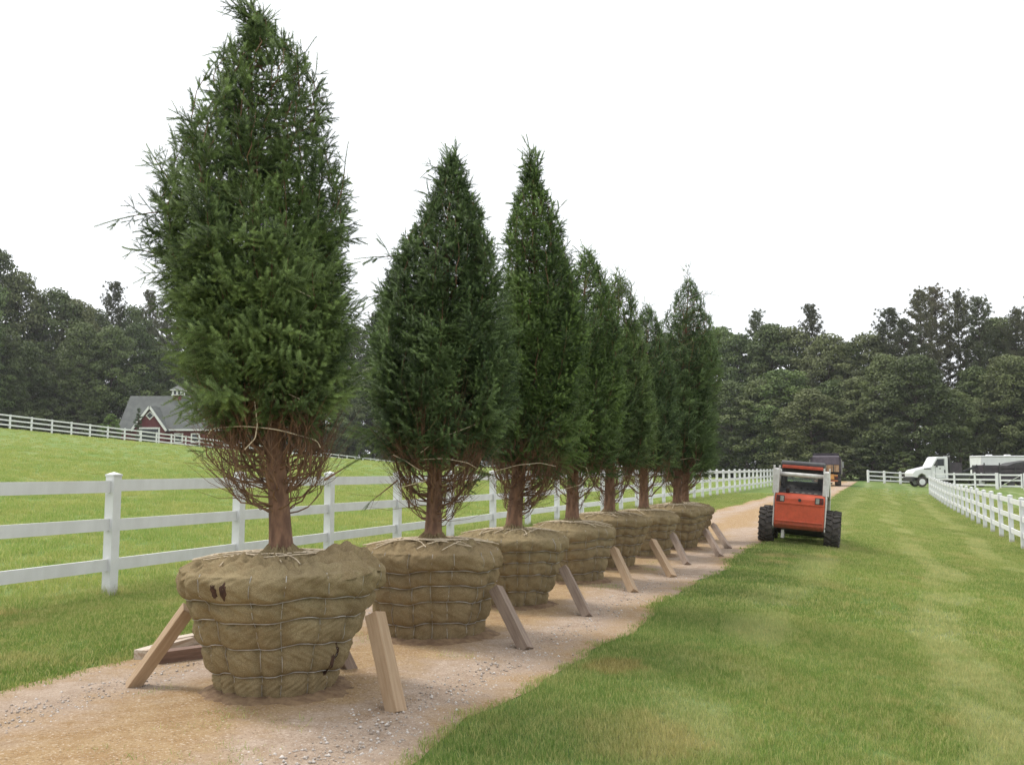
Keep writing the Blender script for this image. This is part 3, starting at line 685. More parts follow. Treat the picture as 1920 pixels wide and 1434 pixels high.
def spruce(name, label, trunk_px, Y, zb, outline, seed, needle, dens, ns, nl, nw, green_px, ball, r_trunk=.078, twine_px=(), leaders=(), strays=(), bare=74, cage0=.10):
    lod = 0 if Y < 8 else (1 if Y < 12 else 2)
    """outline: photo rows (y, left x, right x) of the tied crown, turned into axis offset and radius at depth Y"""
    rs = np.random.default_rng(seed); pr = random.Random(seed)
    X0 = at_depth(trunk_px, 1000, Y)[0]
    root = thing(name, label, 'spruce', (X0, Y, terr(X0, Y)), 0, 'balled spruces standing in a row on the path')
    rows = []; zt = max(at_depth(q[1], q[0], Y)[1] for q in outline)
    for (y, xl, xr) in outline:
        xa, z = at_depth(xl, y, Y); xb, _ = at_depth(xr, y, Y); rows.append((z, (xa + xb) / 2 - X0, max(.02, (xb - xa) / 2 - float(np.interp(z, [zb + .5, zb + 1.1, zt - 1.2, zt - .5], [.02, .13, .14, .10] if Y < 11 else [.02, .08, .05, .06])))))
    rows.sort(); rows = np.array(rows)
    zt = rows[-1, 0]
    Rz = lambda z: np.interp(z, rows[:, 0], rows[:, 2])
    axz = np.array([zb, zb + .5, (zb + zt) / 2, zt]); c_mid = np.interp((zb + zt) / 2, rows[:, 0], rows[:, 1]); c_top = rows[-1, 1]
    def ax(z): return np.interp(z, axz, [0, .15 * c_mid, c_mid, c_top])
    def cx(z): return np.interp(z, rows[:, 0], rows[:, 1])
    zg = at_depth(trunk_px, green_px, Y)[1]
    # trunk
    zz = np.linspace(zb - .12, zt - .12, 26); tr = r_trunk * np.clip((zt - zz) / (zt - zb), .03, 1) ** .85
    tr[:3] *= np.array([1.3, 1.12, 1.04])
    P = np.stack([ax(zz), .01 * np.sin(zz * 3 + seed), zz], -1)
    vs_, fs_ = tube_arrays(P, tr, 12); obj('trunk', np_mesh('trunk', vs_, fs_, None, True), BARK, root)
    wood = Bag(); SP_ = []
    SH = dict(B=[], D=[], C=[], L=[], r=[], t=[]); TW = dict(B=[], D=[], C=[], L=[], r=[], t=[])
    def put(S_, b_, d_, c_, l_, r_, t_):
        S_['B'].append(b_); S_['D'].append(d_); S_['C'].append(c_); S_['L'].append(l_); S_['r'].append(r_); S_['t'].append(t_)
    def unit(v): return v / (np.linalg.norm(v) + 1e-9)
    def spray(pts, t_start, fan, sec_l, spacing, nrm, hf=.5):
        """secondary twigs and shoots along a branch polyline"""
        seg = np.linalg.norm(np.diff(pts, axis=0), axis=1); cum = np.concatenate([[0], np.cumsum(seg)]); Lb = cum[-1]
        s = Lb * t_start; side = 1; tbr = rs.random() ** 1.5 * .65
        while s < Lb - .02:
            t = s / Lb; p = np.array([np.interp(s, cum, pts[:, k]) for k in range(3)]); p2 = np.array([np.interp(min(s + .02, Lb), cum, pts[:, k]) for k in range(3)])
            T = unit(p2 - p) if s + .02 < Lb else unit(pts[-1] - pts[-2])
            if p[2] > zg + rs.normal(0, .09):
                Sv = unit(np.cross(T, nrm)); N = unit(np.cross(Sv, T)); N = N if np.dot(N, nrm) > 0 else -N
                d = unit(T * .55 + Sv * side * fan * (.5 + .6 * rs.random()) + N * rs.uniform(-.2, .95 - .5 * hf) + np.array([0, 0, rs.uniform(-.2, .15)]))
                l2 = sec_l * (1 - .50 * t) * rs.uniform(.65, 1.2)
                c = np.array([0, 0, rs.uniform(-.05, .28)]) + N * rs.uniform(-.1, .25)
                tb = min(1, max(0, tbr + rs.normal(0, .13)))
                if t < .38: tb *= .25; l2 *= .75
                if t > .5 and rs.random() < .22: SP_.append((p, unit(d + np.array([0, 0, .5])), N, rs.uniform(.15, .27), min(1, tb + .15), 1))
                elif not (hf > .5 and rs.random() < .30): SP_.append((p, d, N, max(l2, .11), tb))
            elif rs.random() < .8:
                Sv = unit(np.cross(T, nrm))
                put(TW, p, unit(T + Sv * side * .7 + nrm * rs.uniform(-.4, .4)), np.array([0, 0, rs.uniform(0, .5)]), rs.uniform(.10, .32), .0021, rs.random())
            side = -side; s += spacing * rs.uniform(.75, 1.3)
        # terminal shoot
        T = unit(pts[-1] - pts[-2]); SP_.append((pts[-1] - T * .05, unit(T + nrm * .15), nrm, rs.uniform(.17, .30), .3 + .4 * rs.random(), 1))
    lp = rs.random(6) * 6.28
    def lumpy(a, z): return math.sin(2 * a + 3.1 * z + lp[0]) * .5 + math.sin(3 * a - 5.3 * z + lp[1]) * .4 + math.sin(a + 7.7 * z + lp[2]) * .4
    nb = int(150 * dens)
    z_lo, z_hi = zb + cage0 + .12, zt - .16
    for i in range(nb):
        hf = (i + rs.random()) / nb; o = z_lo + (z_hi - z_lo) * hf ** .92; azm = i * 2.39996 + rs.normal(0, .25)
        Lb = (1.22 * (1 - hf) ** .8 + .20) * rs.uniform(.8, 1.15)
        zt_ = min(o + Lb * .88, zt - .02)
        e = np.array([math.cos(azm), math.sin(azm), 0.0])
        kf = np.clip(.90 + .27 * lumpy(azm, zt_) + rs.normal(0, .09), .45, 1.25); rt = Rz(zt_) * kf; zc = o + .10 * Lb; zm = .25 * o + .5 * zc + .25 * zt_; rc = max(2 * Rz(zm) * min(1.02, kf + rs.uniform(-.05, .10)) - .5 * rt, .3 * rt)
        p0 = np.array([ax(o), 0, o]); p1 = np.array([cx(zc), 0, zc]) + e * rc; p2 = np.array([cx(zt_), 0, zt_]) + e * rt
        t = np.linspace(0, 1, 10)[:, None]; pts = p0 * (1 - t) ** 2 + 2 * p1 * t * (1 - t) + p2 * t ** 2
        pts[1:-1] += rs.normal(0, .012, (8, 3))
        pts[-2:] += e * rs.uniform(-.02, .06)
        wood.add(*tube_arrays(pts, np.linspace(.010, .003, 10) * rs.uniform(.7, 1.2) * (.6 + .6 * (1 - hf)), 5), rs.random())
        spray(pts, .10, .80, (.43 - .27 * hf) * (.8 + .2 * dens), .042, e, hf)
    # dark-tinted fill sprays close to the trunk, closing the see-through core
    for i in range(int(210 * dens)):
        z = rs.uniform(max(zg + .1, zb + .7), zt - .75); a_ = rs.random() * 6.283; e = np.array([math.cos(a_), math.sin(a_), 0.0]); f_ = rs.uniform(.15, .55)
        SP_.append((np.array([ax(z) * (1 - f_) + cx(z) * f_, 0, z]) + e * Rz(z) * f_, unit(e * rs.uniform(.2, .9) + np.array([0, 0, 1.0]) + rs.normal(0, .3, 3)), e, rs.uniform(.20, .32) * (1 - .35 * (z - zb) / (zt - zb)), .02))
    # bare lower branches of the tied cage
    for i in range(bare):
        o = zb + cage0 + .75 * rs.random() ** 1.2; azm = rs.random() * 6.283; e = np.array([math.cos(azm), math.sin(azm), 0.0])
        L_ = rs.uniform(.45, .95); zt_ = o + L_ * .75; zc = o + rs.uniform(-.10, .05); rt = Rz(zt_) * rs.uniform(.7, .98); zm = .25 * o + .5 * zc + .25 * zt_
        p0 = np.array([ax(o), 0, o]); p1 = np.array([cx(o + .2), 0, zc]) + e * max(.15, 2 * Rz(zm) * rs.uniform(.7, 1.0) - .5 * rt); p2 = np.array([cx(zt_), 0, zt_]) + e * rt
        t = np.linspace(0, 1, 11)[:, None]; pts = p0 * (1 - t) ** 2 + 2 * p1 * t * (1 - t) + p2 * t ** 2; pts[1:] += rs.normal(0, .010, (10, 3))
        wood.add(*tube_arrays(pts, np.linspace(.0095, .0025, 11) * rs.uniform(.4, .9), 5), rs.random())
        for k in range(12):
            j = rs.integers(4, 10); T = unit(pts[j + 1] - pts[j] if j < 10 else pts[-1] - pts[-2])
            put(TW, pts[j], unit(T + rs.normal(0, .5, 3)), np.array([0, 0, .3]), rs.uniform(.12, .42), .0024, rs.random())
    # leading shoots and strays given by photo points
    for (pa, pb_, pc, sec) in list(leaders) + list(strays):
        Q = []
        for (x, y) in (pa, pb_, pc):
            xx, z = at_depth(x, y, Y); Q.append(np.array([xx - X0, rs.uniform(-.05, .05), z]))
        t = np.linspace(0, 1, 9)[:, None]; pts = Q[0] * (1 - t) ** 2 + 2 * Q[1] * t * (1 - t) + Q[2] * t ** 2
        wood.add(*tube_arrays(pts, np.linspace(.008, .003, 9), 5), .5)
        zg_keep = zg; spray(pts, .15, .8, sec, .045, np.array([0, -1.0, .1]))
    def arr(S_): return [np.array(S_['B']), np.array(S_['D']), np.array(S_['C']), np.array(S_['L']), np.array(S_['r']), np.array(S_['t'])]
    P_ = np.array([q[0] for q in SP_]); D_ = unitv(np.array([q[1] for q in SP_])); N_ = np.array([q[2] for q in SP_]) + rs.normal(0, .25, (len(SP_), 3))
    L2 = np.array([q[3] for q in SP_]); short = L2 < .205; fing = np.array([len(q) > 5 for q in SP_])
    Sx = unitv(np.cross(N_, D_)); Nn = np.cross(D_, Sx)
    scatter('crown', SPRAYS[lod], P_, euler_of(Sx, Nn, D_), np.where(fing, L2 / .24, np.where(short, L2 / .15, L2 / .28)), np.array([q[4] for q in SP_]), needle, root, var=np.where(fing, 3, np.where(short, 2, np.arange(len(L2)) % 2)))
    b_, d_, c_, l_, r_, t_ = arr(TW); shoots(wood, b_, d_, c_, l_, r_, ns, nl, nw, t_, False, rs)
    stuff(obj('branchwork', wood.mesh('branchwork', True), TWIG, root))
    # twine tied round the branches
    for (pts_px, front) in twine_px:
        Q = []
        for (x, y) in pts_px:
            xx, z = at_depth(x, y, Y); rr = Rz(z) * 1.0 + .015; dx = np.clip((xx - X0 - cx(z)) / rr, -.98, .98)
            Q.append((cx(z) + dx * rr, -math.sqrt(max(1e-4, 1 - dx * dx)) * rr * front, z))
        Q = np.array(Q); t = np.linspace(0, len(Q) - 1, 30); pts = np.stack([np.interp(t, np.arange(len(Q)), Q[:, k]) for k in range(3)], -1)
        ker = np.array([.25, .5, .25]); pts[1:-1] = pts[:-2] * .25 + pts[1:-1] * .5 + pts[2:] * .25; pts[1:-1] = pts[:-2] * .25 + pts[1:-1] * .5 + pts[2:] * .25
        vs_, fs_ = tube_arrays(pts, .0042, 6); obj('twine', np_mesh('twine', vs_, fs_, None, True), TWINE, root)
    # root ball with its wire basket and lacing
    bm_, wm_, rm_, surf = ball
    rot = seed * 1.3 if seed > 11 else 0
    bo = obj('root_ball', bm_, BURLAP, root, (0, 0, .0), (0, 0, rot)); obj('wire_basket', wm_, WIRE, bo); obj('lacing', rm_, TWINE, bo)
    rsn = np.random.default_rng(seed + 500); th = np.arange(72) * 2 * np.pi / 72; rb0 = surf(th - 0 * rot, np.full(72, .03))
    rr_ = [rb0 * .8, rb0 + .015, rb0 + .05 + .05 * np.abs(wob(th * 3, seed)) + .03 * rsn.random(72), rb0 + .11 + .09 * np.abs(wob(th * 2, seed + 3)) + .04 * rsn.random(72)]
    zz_ = [np.full(72, .055), .050 + .018 * rsn.random(72), .036 + .014 * rsn.random(72), np.full(72, .012)]
    Vs = np.concatenate([np.stack([r * np.cos(th), r * np.sin(th), z], -1) for r, z in zip(rr_, zz_)]); k = np.arange(72)[None]; i = (np.arange(3) * 72)[:, None]
    obj('spilled_soil', np_mesh('spilled_soil', Vs, np.stack([i + k, i + (k + 1) % 72, i + 72 + (k + 1) % 72, i + 72 + k], -1).reshape(-1, 4)), SPILL, root, (0, 0, 0), (0, 0, rot))
    return root, bo, surf, X0, Rz, cx

BALL1 = burlap_ball(1, .335, .690, .85, .92, (.185, .375, .55, .68), 260, 130, 15, .038)
BALL2 = burlap_ball(2, .42, .64, .79, .86, (.17, .36, .50, .63), 200, 96, 18, .036)
BALL3 = burlap_ball(3, .30, .61, .77, .83, (.20, .38, .52, .64), 160, 76, 20, .038)
BALL4 = burlap_ball(4, .37, .58, .72, .79, (.15, .34, .48, .58), 140, 62, 18, .036)

T1, B1, surf1, X1, R1, C1 = spruce('balled_spruce', 'leaning spruce with bent tip and purple ribbon, its burlap root ball propped all round', 528, 6.62, .92,
    [(965, 490, 580), (930, 425, 612), (870, 385, 622), (810, 374, 620), (740, 374, 628), (690, 352, 640), (640, 334, 650), (560, 306, 662), (500, 294, 662), (430, 292, 652), (350, 312, 644),
     (280, 334, 632), (200, 358, 622), (150, 390, 606), (110, 422, 584), (80, 448, 552), (60, 462, 524), (20, 450, 478)],
    11, NEEDLE, 1.0, .0032, .0165, .0052, 800, BALL1, .080, cage0=.30, bare=100,
    twine_px=[([(372, 818), (420, 806), (480, 803), (540, 808), (600, 826), (628, 840)], 1.0), ([(505, 760), (511, 800), (508, 825), (490, 845)], 1.03), ([(540, 552), (570, 560), (600, 572)], 1.0), ([(380, 755), (410, 752), (445, 735)], 1.02), ([(560, 745), (590, 760), (612, 773)], 1.02)],
    leaders=[((505, 110), (485, 40), (428, -2), .20), ((490, 130), (470, 90), (420, 95), .10), ((560, 180), (560, 140), (552, 100), .10)],
    strays=[((350, 400), (300, 390), (240, 408), .24), ((340, 370), (310, 330), (282, 288), .22), ((340, 500), (290, 470), (250, 467), .16), ((600, 450), (640, 400), (648, 320), .16), ((610, 900), (640, 880), (652, 872), .08)])
T2 = spruce('balled_spruce', 'spruce with a hooked tip between the ribboned leaning spruce and the bright-tipped spruce', 812, 8.75, .90,
    [(985, 785, 838), (940, 750, 885), (880, 738, 905), (820, 705, 932), (760, 700, 942), (680, 704, 950), (600, 710, 952), (540, 715, 946), (490, 728, 940), (440, 758, 930), (400, 782, 910), (350, 808, 885), (320, 825, 868), (300, 840, 856)],
    23, NEEDLE_DK, .92, .0042, .0175, .0066, 845, BALL2, .075,
    twine_px=[([(795, 862), (840, 860), (880, 868), (898, 880)], 1.0), ([(797, 850), (830, 825), (880, 805), (900, 796)], 1.02), ([(742, 853), (770, 866), (795, 882)], 1.0), ([(738, 905), (748, 914), (775, 908), (805, 900)], .95)],
    leaders=[((845, 335), (830, 300), (808, 318), .12), ((850, 340), (850, 318), (846, 305), .08)], strays=[((760, 480), (730, 480), (712, 482), .12), ((740, 560), (715, 550), (698, 555), .12), ((745, 900), (715, 925), (695, 940), .10)])[0]
T3 = spruce('balled_spruce', 'spruce with bright yellow-green tips and a straight pointed leader', 963, 10.62, .87,
    [(962, 942, 990), (920, 918, 1038), (870, 918, 1060), (800, 928, 1078), (700, 930, 1095), (600, 925, 1100), (520, 928, 1094), (460, 934, 1078), (420, 946, 1056), (380, 960, 1036), (340, 978, 1012), (300, 992, 1000)],
    31, NEEDLE_YL, .9, .0050, .0190, .0078, 868, BALL3, .085,
    twine_px=[([(928, 883), (970, 872), (1010, 868), (1040, 874)], 1.0)], leaders=[((997, 360), (996, 320), (993, 287), .07), ((1000, 350), (1008, 330), (1002, 292), .04)])[0]
T4r = spruce('balled_spruce', 'spruce with a looped loose twine end beside its trunk, next to the bright-tipped one', 1073, 12.9, .84,
    [(948, 1050, 1098), (900, 1022, 1122), (860, 1018, 1140), (780, 1012, 1152), (650, 1012, 1156), (580, 1030, 1150), (530, 1062, 1140), (500, 1084, 1126), (478, 1096, 1106)],
    43, NEEDLE_YL, .78, .0062, .0200, .0092, 880, BALL4, .088, twine_px=[([(1060, 868), (1095, 875), (1100, 890), (1085, 908), (1055, 916)], 1.05)], leaders=[((1100, 520), (1098, 495), (1095, 472), .06)], bare=40)[0]
T5 = spruce('balled_spruce', 'slender spruce with a thin knobbly leader standing between two shorter-tipped spruces', 1143, 14.55, .82,
    [(940, 1120, 1168), (890, 1095, 1195), (850, 1090, 1204), (780, 1088, 1210), (650, 1088, 1208), (590, 1104, 1198), (550, 1132, 1186), (525, 1150, 1176)],
    51, NEEDLE, .74, .0070, .0210, .0100, 870, BALL3, .085, leaders=[((1166, 560), (1164, 530), (1161, 508), .05)], bare=36)[0]
T6 = spruce('balled_spruce', 'low-topped spruce with a round crown and rusty dead lower twigs', 1208, 16.5, .80,
    [(938, 1188, 1232), (890, 1160, 1254), (850, 1152, 1260), (780, 1152, 1262), (700, 1156, 1252), (640, 1168, 1242), (605, 1188, 1236), (582, 1206, 1222)],
    63, NEEDLE_DK, .72, .0075, .0215, .0105, 870, BALL4, .085, leaders=[((1216, 610), (1214, 590), (1211, 576), .05)], bare=36)[0]
T7 = spruce('balled_spruce', 'dark spruce with a thin spiky top standing over the last leaning stakes', 1270, 18.0, .80,
    [(935, 1255, 1292), (890, 1230, 1316), (850, 1226, 1324), (780, 1230, 1322), (700, 1232, 1332), (650, 1234, 1342), (610, 1242, 1334), (575, 1256, 1322), (548, 1274, 1312), (530, 1284, 1298)],
    71, NEEDLE_DK, .74, .0078, .0215, .0108, 890, BALL3, .085, leaders=[((1291, 560), (1291, 530), (1288, 506), .06), ((1296, 560), (1310, 550), (1325, 552), .05)], bare=36,
    twine_px=[([(1268, 862), (1290, 858), (1312, 864)], 1.0)])[0]
T8 = spruce('balled_spruce', 'spruce at the end of the row, nearest the small loader, half hidden behind its neighbour', 1285, 19.9, .80,
    [(925, 1268, 1304), (880, 1246, 1324), (780, 1246, 1330), (690, 1250, 1346), (640, 1260, 1348), (605, 1272, 1334), (580, 1290, 1316)],
    83, NEEDLE, .6, .0085, .0225, .0115, 880, BALL4, .08, bare=30)[0]

# purple ribbon, torn holes and loose cloth on the first root ball
xr_, zr_ = at_depth(503, 427, 6.0)
rb_ = Bag()
for k in range(5):
    t = np.linspace(0, 1, 8); a0 = k * 1.25
    c = np.stack([.012 * t * math.cos(a0) * 3 + .008 * np.sin(t * 9 + k), -.01 + .006 * np.cos(t * 7 + k), .035 * np.sin(a0) * t - .02 * t * t], -1)
    w_ = np.array([.004, .006, .012])
    V = np.concatenate([c - w_ / 2, c + w_ / 2]); rb_.add(V, np.array([(i, i + 1, i + 9, i + 8) for i in range(7)]))
RIB = paint('purple_ribbon', (.20, .05, .36), (.14, .03, .26), 30, .5)
rbo = obj('ribbon', rb_.mesh('ribbon'), RIB, T1, (xr_ - X1 + .0, -(6.62 - 5.93) , zr_)); rbo.scale = (.7, .7, .7)
def torn(surf, th, z, rth, rz, seed, par):
    rs = np.random.default_rng(seed); n = 22
    a = np.arange(n) * 2 * np.pi / n; k = .75 + .45 * rs.random(n)
    T_, Z_ = th + rth * np.cos(a) * k, z + rz * np.sin(a) * k
    V = [(0, 0, 0)]; r = surf(np.array([th]), np.array([z]))[0] + .002; V = [(r * math.cos(th), r * math.sin(th), z)]
    for f in (.55, 1.0):
        tt_, zz = th + (T_ - th) * f, z + (Z_ - z) * f; r = surf(tt_, zz) + (.004 if f < 1 else .0015)
        V += list(zip(r * np.cos(tt_), r * np.sin(tt_), zz))
    Fs = [(0, 1 + i, 1 + (i + 1) % n) for i in range(n)] + [(1 + i, 1 + n + i, 1 + n + (i + 1) % n, 1 + (i + 1) % n) for i in range(n)]
    m = MB(); m.add(V, Fs); return m.build('torn_hole', SOIL, par, True)
def th_px(px, py, Y, X0, r):      # azimuth on the ball for a photo column
    xx = at_depth(px, py, Y - r * .9)[0] - X0; return -math.acos(max(-1, min(1, xx / r)))
tA = th_px(405, 1107, 6.62, X1, .71)
torn(surf1, tA, .765, .036, .050, 1, B1); torn(surf1, tA + .095, .768, .032, .055, 2, B1)
tB = th_px(628, 1228, 6.62, X1, .55); torn(surf1, tB, .235, .055, .075, 3, B1); torn(surf1, tB + .12, .31, .03, .07, 5, B1)
# crumpled burlap folded over the rim on the side of the second spruce
def crumple(par, surf, th0, th1, zr, ztop, r1, seed, n=44, m=22, hgt=.05):
    rs = np.random.default_rng(seed); ph = rs.random(8) * 6.28
    V = []
    for i in range(m):
        f = i / (m - 1)
        for j in range(n):
            g = j / (n - 1); th = th0 + (th1 - th0) * g + .05 * math.sin(f * 5 + ph[0])
            edge = math.sin(math.pi * g) ** .5 * math.sin(math.pi * min(1, f * .96 + .02)) ** .5
            rr = r1 * (.99 - .58 * f) + .018 * math.sin(th * 23 + f * 6 + ph[1])
            fold = abs(math.sin(th * 13 + 7 * f + ph[2] + 1.2 * math.sin(f * 6))) * .045 + abs(math.sin(th * 7 - 9 * f + ph[3])) * .035 + .012 * math.sin(th * 31 + f * 19)
            z = zr + (ztop - zr) * min(1, f * 1.6) ** .7 + (hgt + fold) * edge - .03
            V.append((rr * math.cos(th), rr * math.sin(th), z))
    me = np_mesh('burlap_fold', np.array(V), np.array([(i * n + j, i * n + j + 1, (i + 1) * n + j + 1, (i + 1) * n + j) for i in range(m - 1) for j in range(n - 1)]), None, True)
    return obj('burlap_fold', me, BURLAP, par)
crumple(B1, surf1, -.75, .55, .83, .92, .70, 4, hgt=.060)
crumple(B1, surf1, -2.6, -1.1, .835, .915, .68, 9, hgt=.018)
b2 = [c for c in T2.children if c.name.startswith('root_ball')][0]
crumple(b2, None, .4, 1.5, .74, .83, .62, 6, hgt=.02)

# ------------------------------------------------------------------ wooden props leaning on the root balls, loose timbers
def stake(label, foot, top, m, w=.098, d=.098, over=.10, seed=0):
    foot = Vector(foot); top = Vector(top); dv = (top - foot); L = dv.length + over
    me = MB(); rs = random.Random(seed)
    me.add([(-w / 2, -d / 2, 0), (w / 2, -d / 2, 0), (w / 2, d / 2, 0), (-w / 2, d / 2, 0), (-w / 2, -d / 2, L), (w / 2, -d / 2, L), (w / 2, d / 2, L), (-w / 2, d / 2, L)],
           [(0, 3, 2, 1), (4, 5, 6, 7), (0, 1, 5, 4), (1, 2, 6, 5), (2, 3, 7, 6), (3, 0, 4, 7)])
    o = me.build('prop_stake', m, None, bevel=.005)
    q = dv.to_track_quat('Z', 'Y'); o.rotation_mode = 'QUATERNION'; o.rotation_quaternion = q @ Matrix.Rotation(rs.uniform(-.25, .25) + .5, 4, 'Z').to_quaternion()
    o.location = foot - dv.normalized() * .03
    return tag(o, label, 'stake', 'wooden stakes propping the root balls')
def foot_px(x, y): X, Y = on_ground(x, y, .015); return (X, Y, .02)
def top_px(x, y, Y): X, z = at_depth(x, y, Y); return (X, Y, z)
stake('clean tan stake leaning on the ribboned spruce root ball, beside the second ball', foot_px(742, 1330), top_px(703, 1150, 6.30), LUMBER, .10, .10, .03, 1)
stake('tan stake leaning on the ribboned spruce\'s root ball above the loose timbers', foot_px(250, 1285), top_px(343, 1155, 6.66), LUMBER, .10, .085, .10, 2)
stake('stake end just showing behind the root ball of the ribboned spruce', foot_px(655, 1255), top_px(625, 1190, 7.22), LUMBER_GREY, .09, .09, .0, 3)
stake('grey weathered stake with a split edge leaning on the hook-tipped spruce\'s root ball', foot_px(985, 1215), top_px(932, 1108, 8.42), LUMBER_GREY, .10, .10, .06, 4)
for (fx, fy), (tx, ty, tY), m, lab in [
    ((1100, 1154), (1058, 1068, 10.28), LUMBER_GREY, 'brown stake leaning on the root ball of the bright-tipped spruce'),
    ((1187, 1109), (1152, 1032, 12.45), LUMBER, 'stake leaning on the root ball of the spruce with the looped twine'),
    ((1260, 1081), (1224, 1016, 14.05), LUMBER, 'stake leaning on the root ball of the slender knobbly-topped spruce'),
    ((1288, 1058), (1262, 1004, 15.95), LUMBER_GREY, 'stake leaning on the root ball of the low-topped round spruce'),
    ((1350, 1043), (1324, 996, 17.45), LUMBER_GREY, 'short stake under the dark spiky-topped spruce'),
    ((1366, 1028), (1338, 985, 19.3), LUMBER_GREY, 'last short stake in the row, on the root ball nearest the loader')]:
    stake(lab, foot_px(fx, fy), top_px(tx, ty, tY), m, .095, .095, .05, fx)
def timber(label, p, q, z, w, h, m):
    P0, P1 = Vector((p[0], p[1], z + h / 2)), Vector((q[0], q[1], z + h / 2)); c = (P0 + P1) / 2; L = (P1 - P0).length
    o = MB().box(-w / 2, w / 2, -h / 2, h / 2, -L / 2, L / 2).build('timber', m, None, bevel=.004)
    d = (P1 - P0).normalized(); o.location = c
    sx = Vector((-d.y, d.x, 0)); o.rotation_euler = Matrix((sx, Vector((0, 0, 1)), d)).transposed().to_euler()
    return tag(o, label, 'timber', 'loose timbers lying beside the path')
timber('pale weathered timber lying with its cut end towards the path', on_ground(262, 1240), on_ground(352, 1213), .0, .12, .09, LUMBER_PALE)
timber('thin pale board resting beside the brown timbers', on_ground(300, 1222), on_ground(430, 1196), .012, .10, .085, LUMBER_PALE)
timber('brown square timber with a dark damp side, under the leaning stake', on_ground(292, 1247), on_ground(470, 1222), .005, .11, .10, paint('damp_lumber', (.21, .125, .085), (.13, .075, .05), 4, .8, 0, .3, 40, stretch=(9, 9, .7)))

# ------------------------------------------------------------------ woods
def leaf_quads(bag, C, nrm, size, aspect, tint, rs):
    n = len(C)
    a = np.cross(nrm, rs.normal(0, 1, (n, 3))); a /= np.linalg.norm(a, axis=1, keepdims=True) + 1e-9
    b = np.cross(nrm, a); b /= np.linalg.norm(b, axis=1, keepdims=True) + 1e-9
    a = a * (size * .5)[:, None]; b = b * (size * .5 * aspect)[:, None]
    V = np.stack([C - a, C - b * .9, C + a, C + b], 1).reshape(-1, 3)
    bag.add(V, np.arange(4 * n).reshape(-1, 4), np.repeat(tint, 4))
def unitv(x): return x / (np.linalg.norm(x, axis=-1, keepdims=True) + 1e-9)
def broadleaf(seed, H=18.0, low=.06, width=.25, nblob=95, nleaf=200, ls=.36):
    rs = np.random.default_rng(seed); crown = Bag(); trunk = Bag()
    zz = np.linspace(-.3, .86 * H, 12); tp = np.stack([.15 * np.sin(zz * .5 + seed), .15 * np.cos(zz * .4 + seed), zz], -1)
    trunk.add(*tube_arrays(tp, .26 * np.clip(1 - zz / H, .08, 1) ** .8, 8))
    for i in range(nblob):
        h = low + (1 - low) * ((i + rs.random()) / nblob)
        prof = (math.sin(math.pi * min(1, max(0, (h - low) / (1 - low))) ** .75) ** .6) * (.8 + .35 * rs.random())
        az = i * 2.4 + rs.normal(0, .4); rr = width * H * prof * math.sqrt(rs.uniform(.25, 1))
        c = np.array([rr * math.cos(az), rr * math.sin(az), h * H * .95]); br = H * rs.uniform(.035, .078)
        j = int(np.clip((c[2] - .25 * rr) / (.86 * H) * 11, 1, 11)); p0 = tp[j]
        t = np.linspace(0, 1, 5)[:, None]; bp = p0 * (1 - t) + c * t + np.array([0, 0, .12 * rr]) * np.sin(t * 3.14)
        trunk.add(*tube_arrays(bp, np.linspace(.07, .02, 5), 4))
        d = unitv(rs.normal(0, 1, (nleaf, 3)) + np.array([.35 * math.cos(az), .35 * math.sin(az), .55]))
        C = c + d * np.array([1.35, 1.35, .62]) * br * (.35 + .75 * rs.random((nleaf, 1)) ** .6)
        n = unitv(d * .7 + rs.normal(0, .55, (nleaf, 3)) + np.array([0, 0, .4]))
        tint = np.clip(rs.random() * .55 + .45 * rs.random(nleaf), 0, 1)
        leaf_quads(crown, C, n, ls * rs.uniform(.7, 1.25, nleaf), .62, tint, rs)
    return trunk.mesh('trunk', True), crown.mesh('crown')
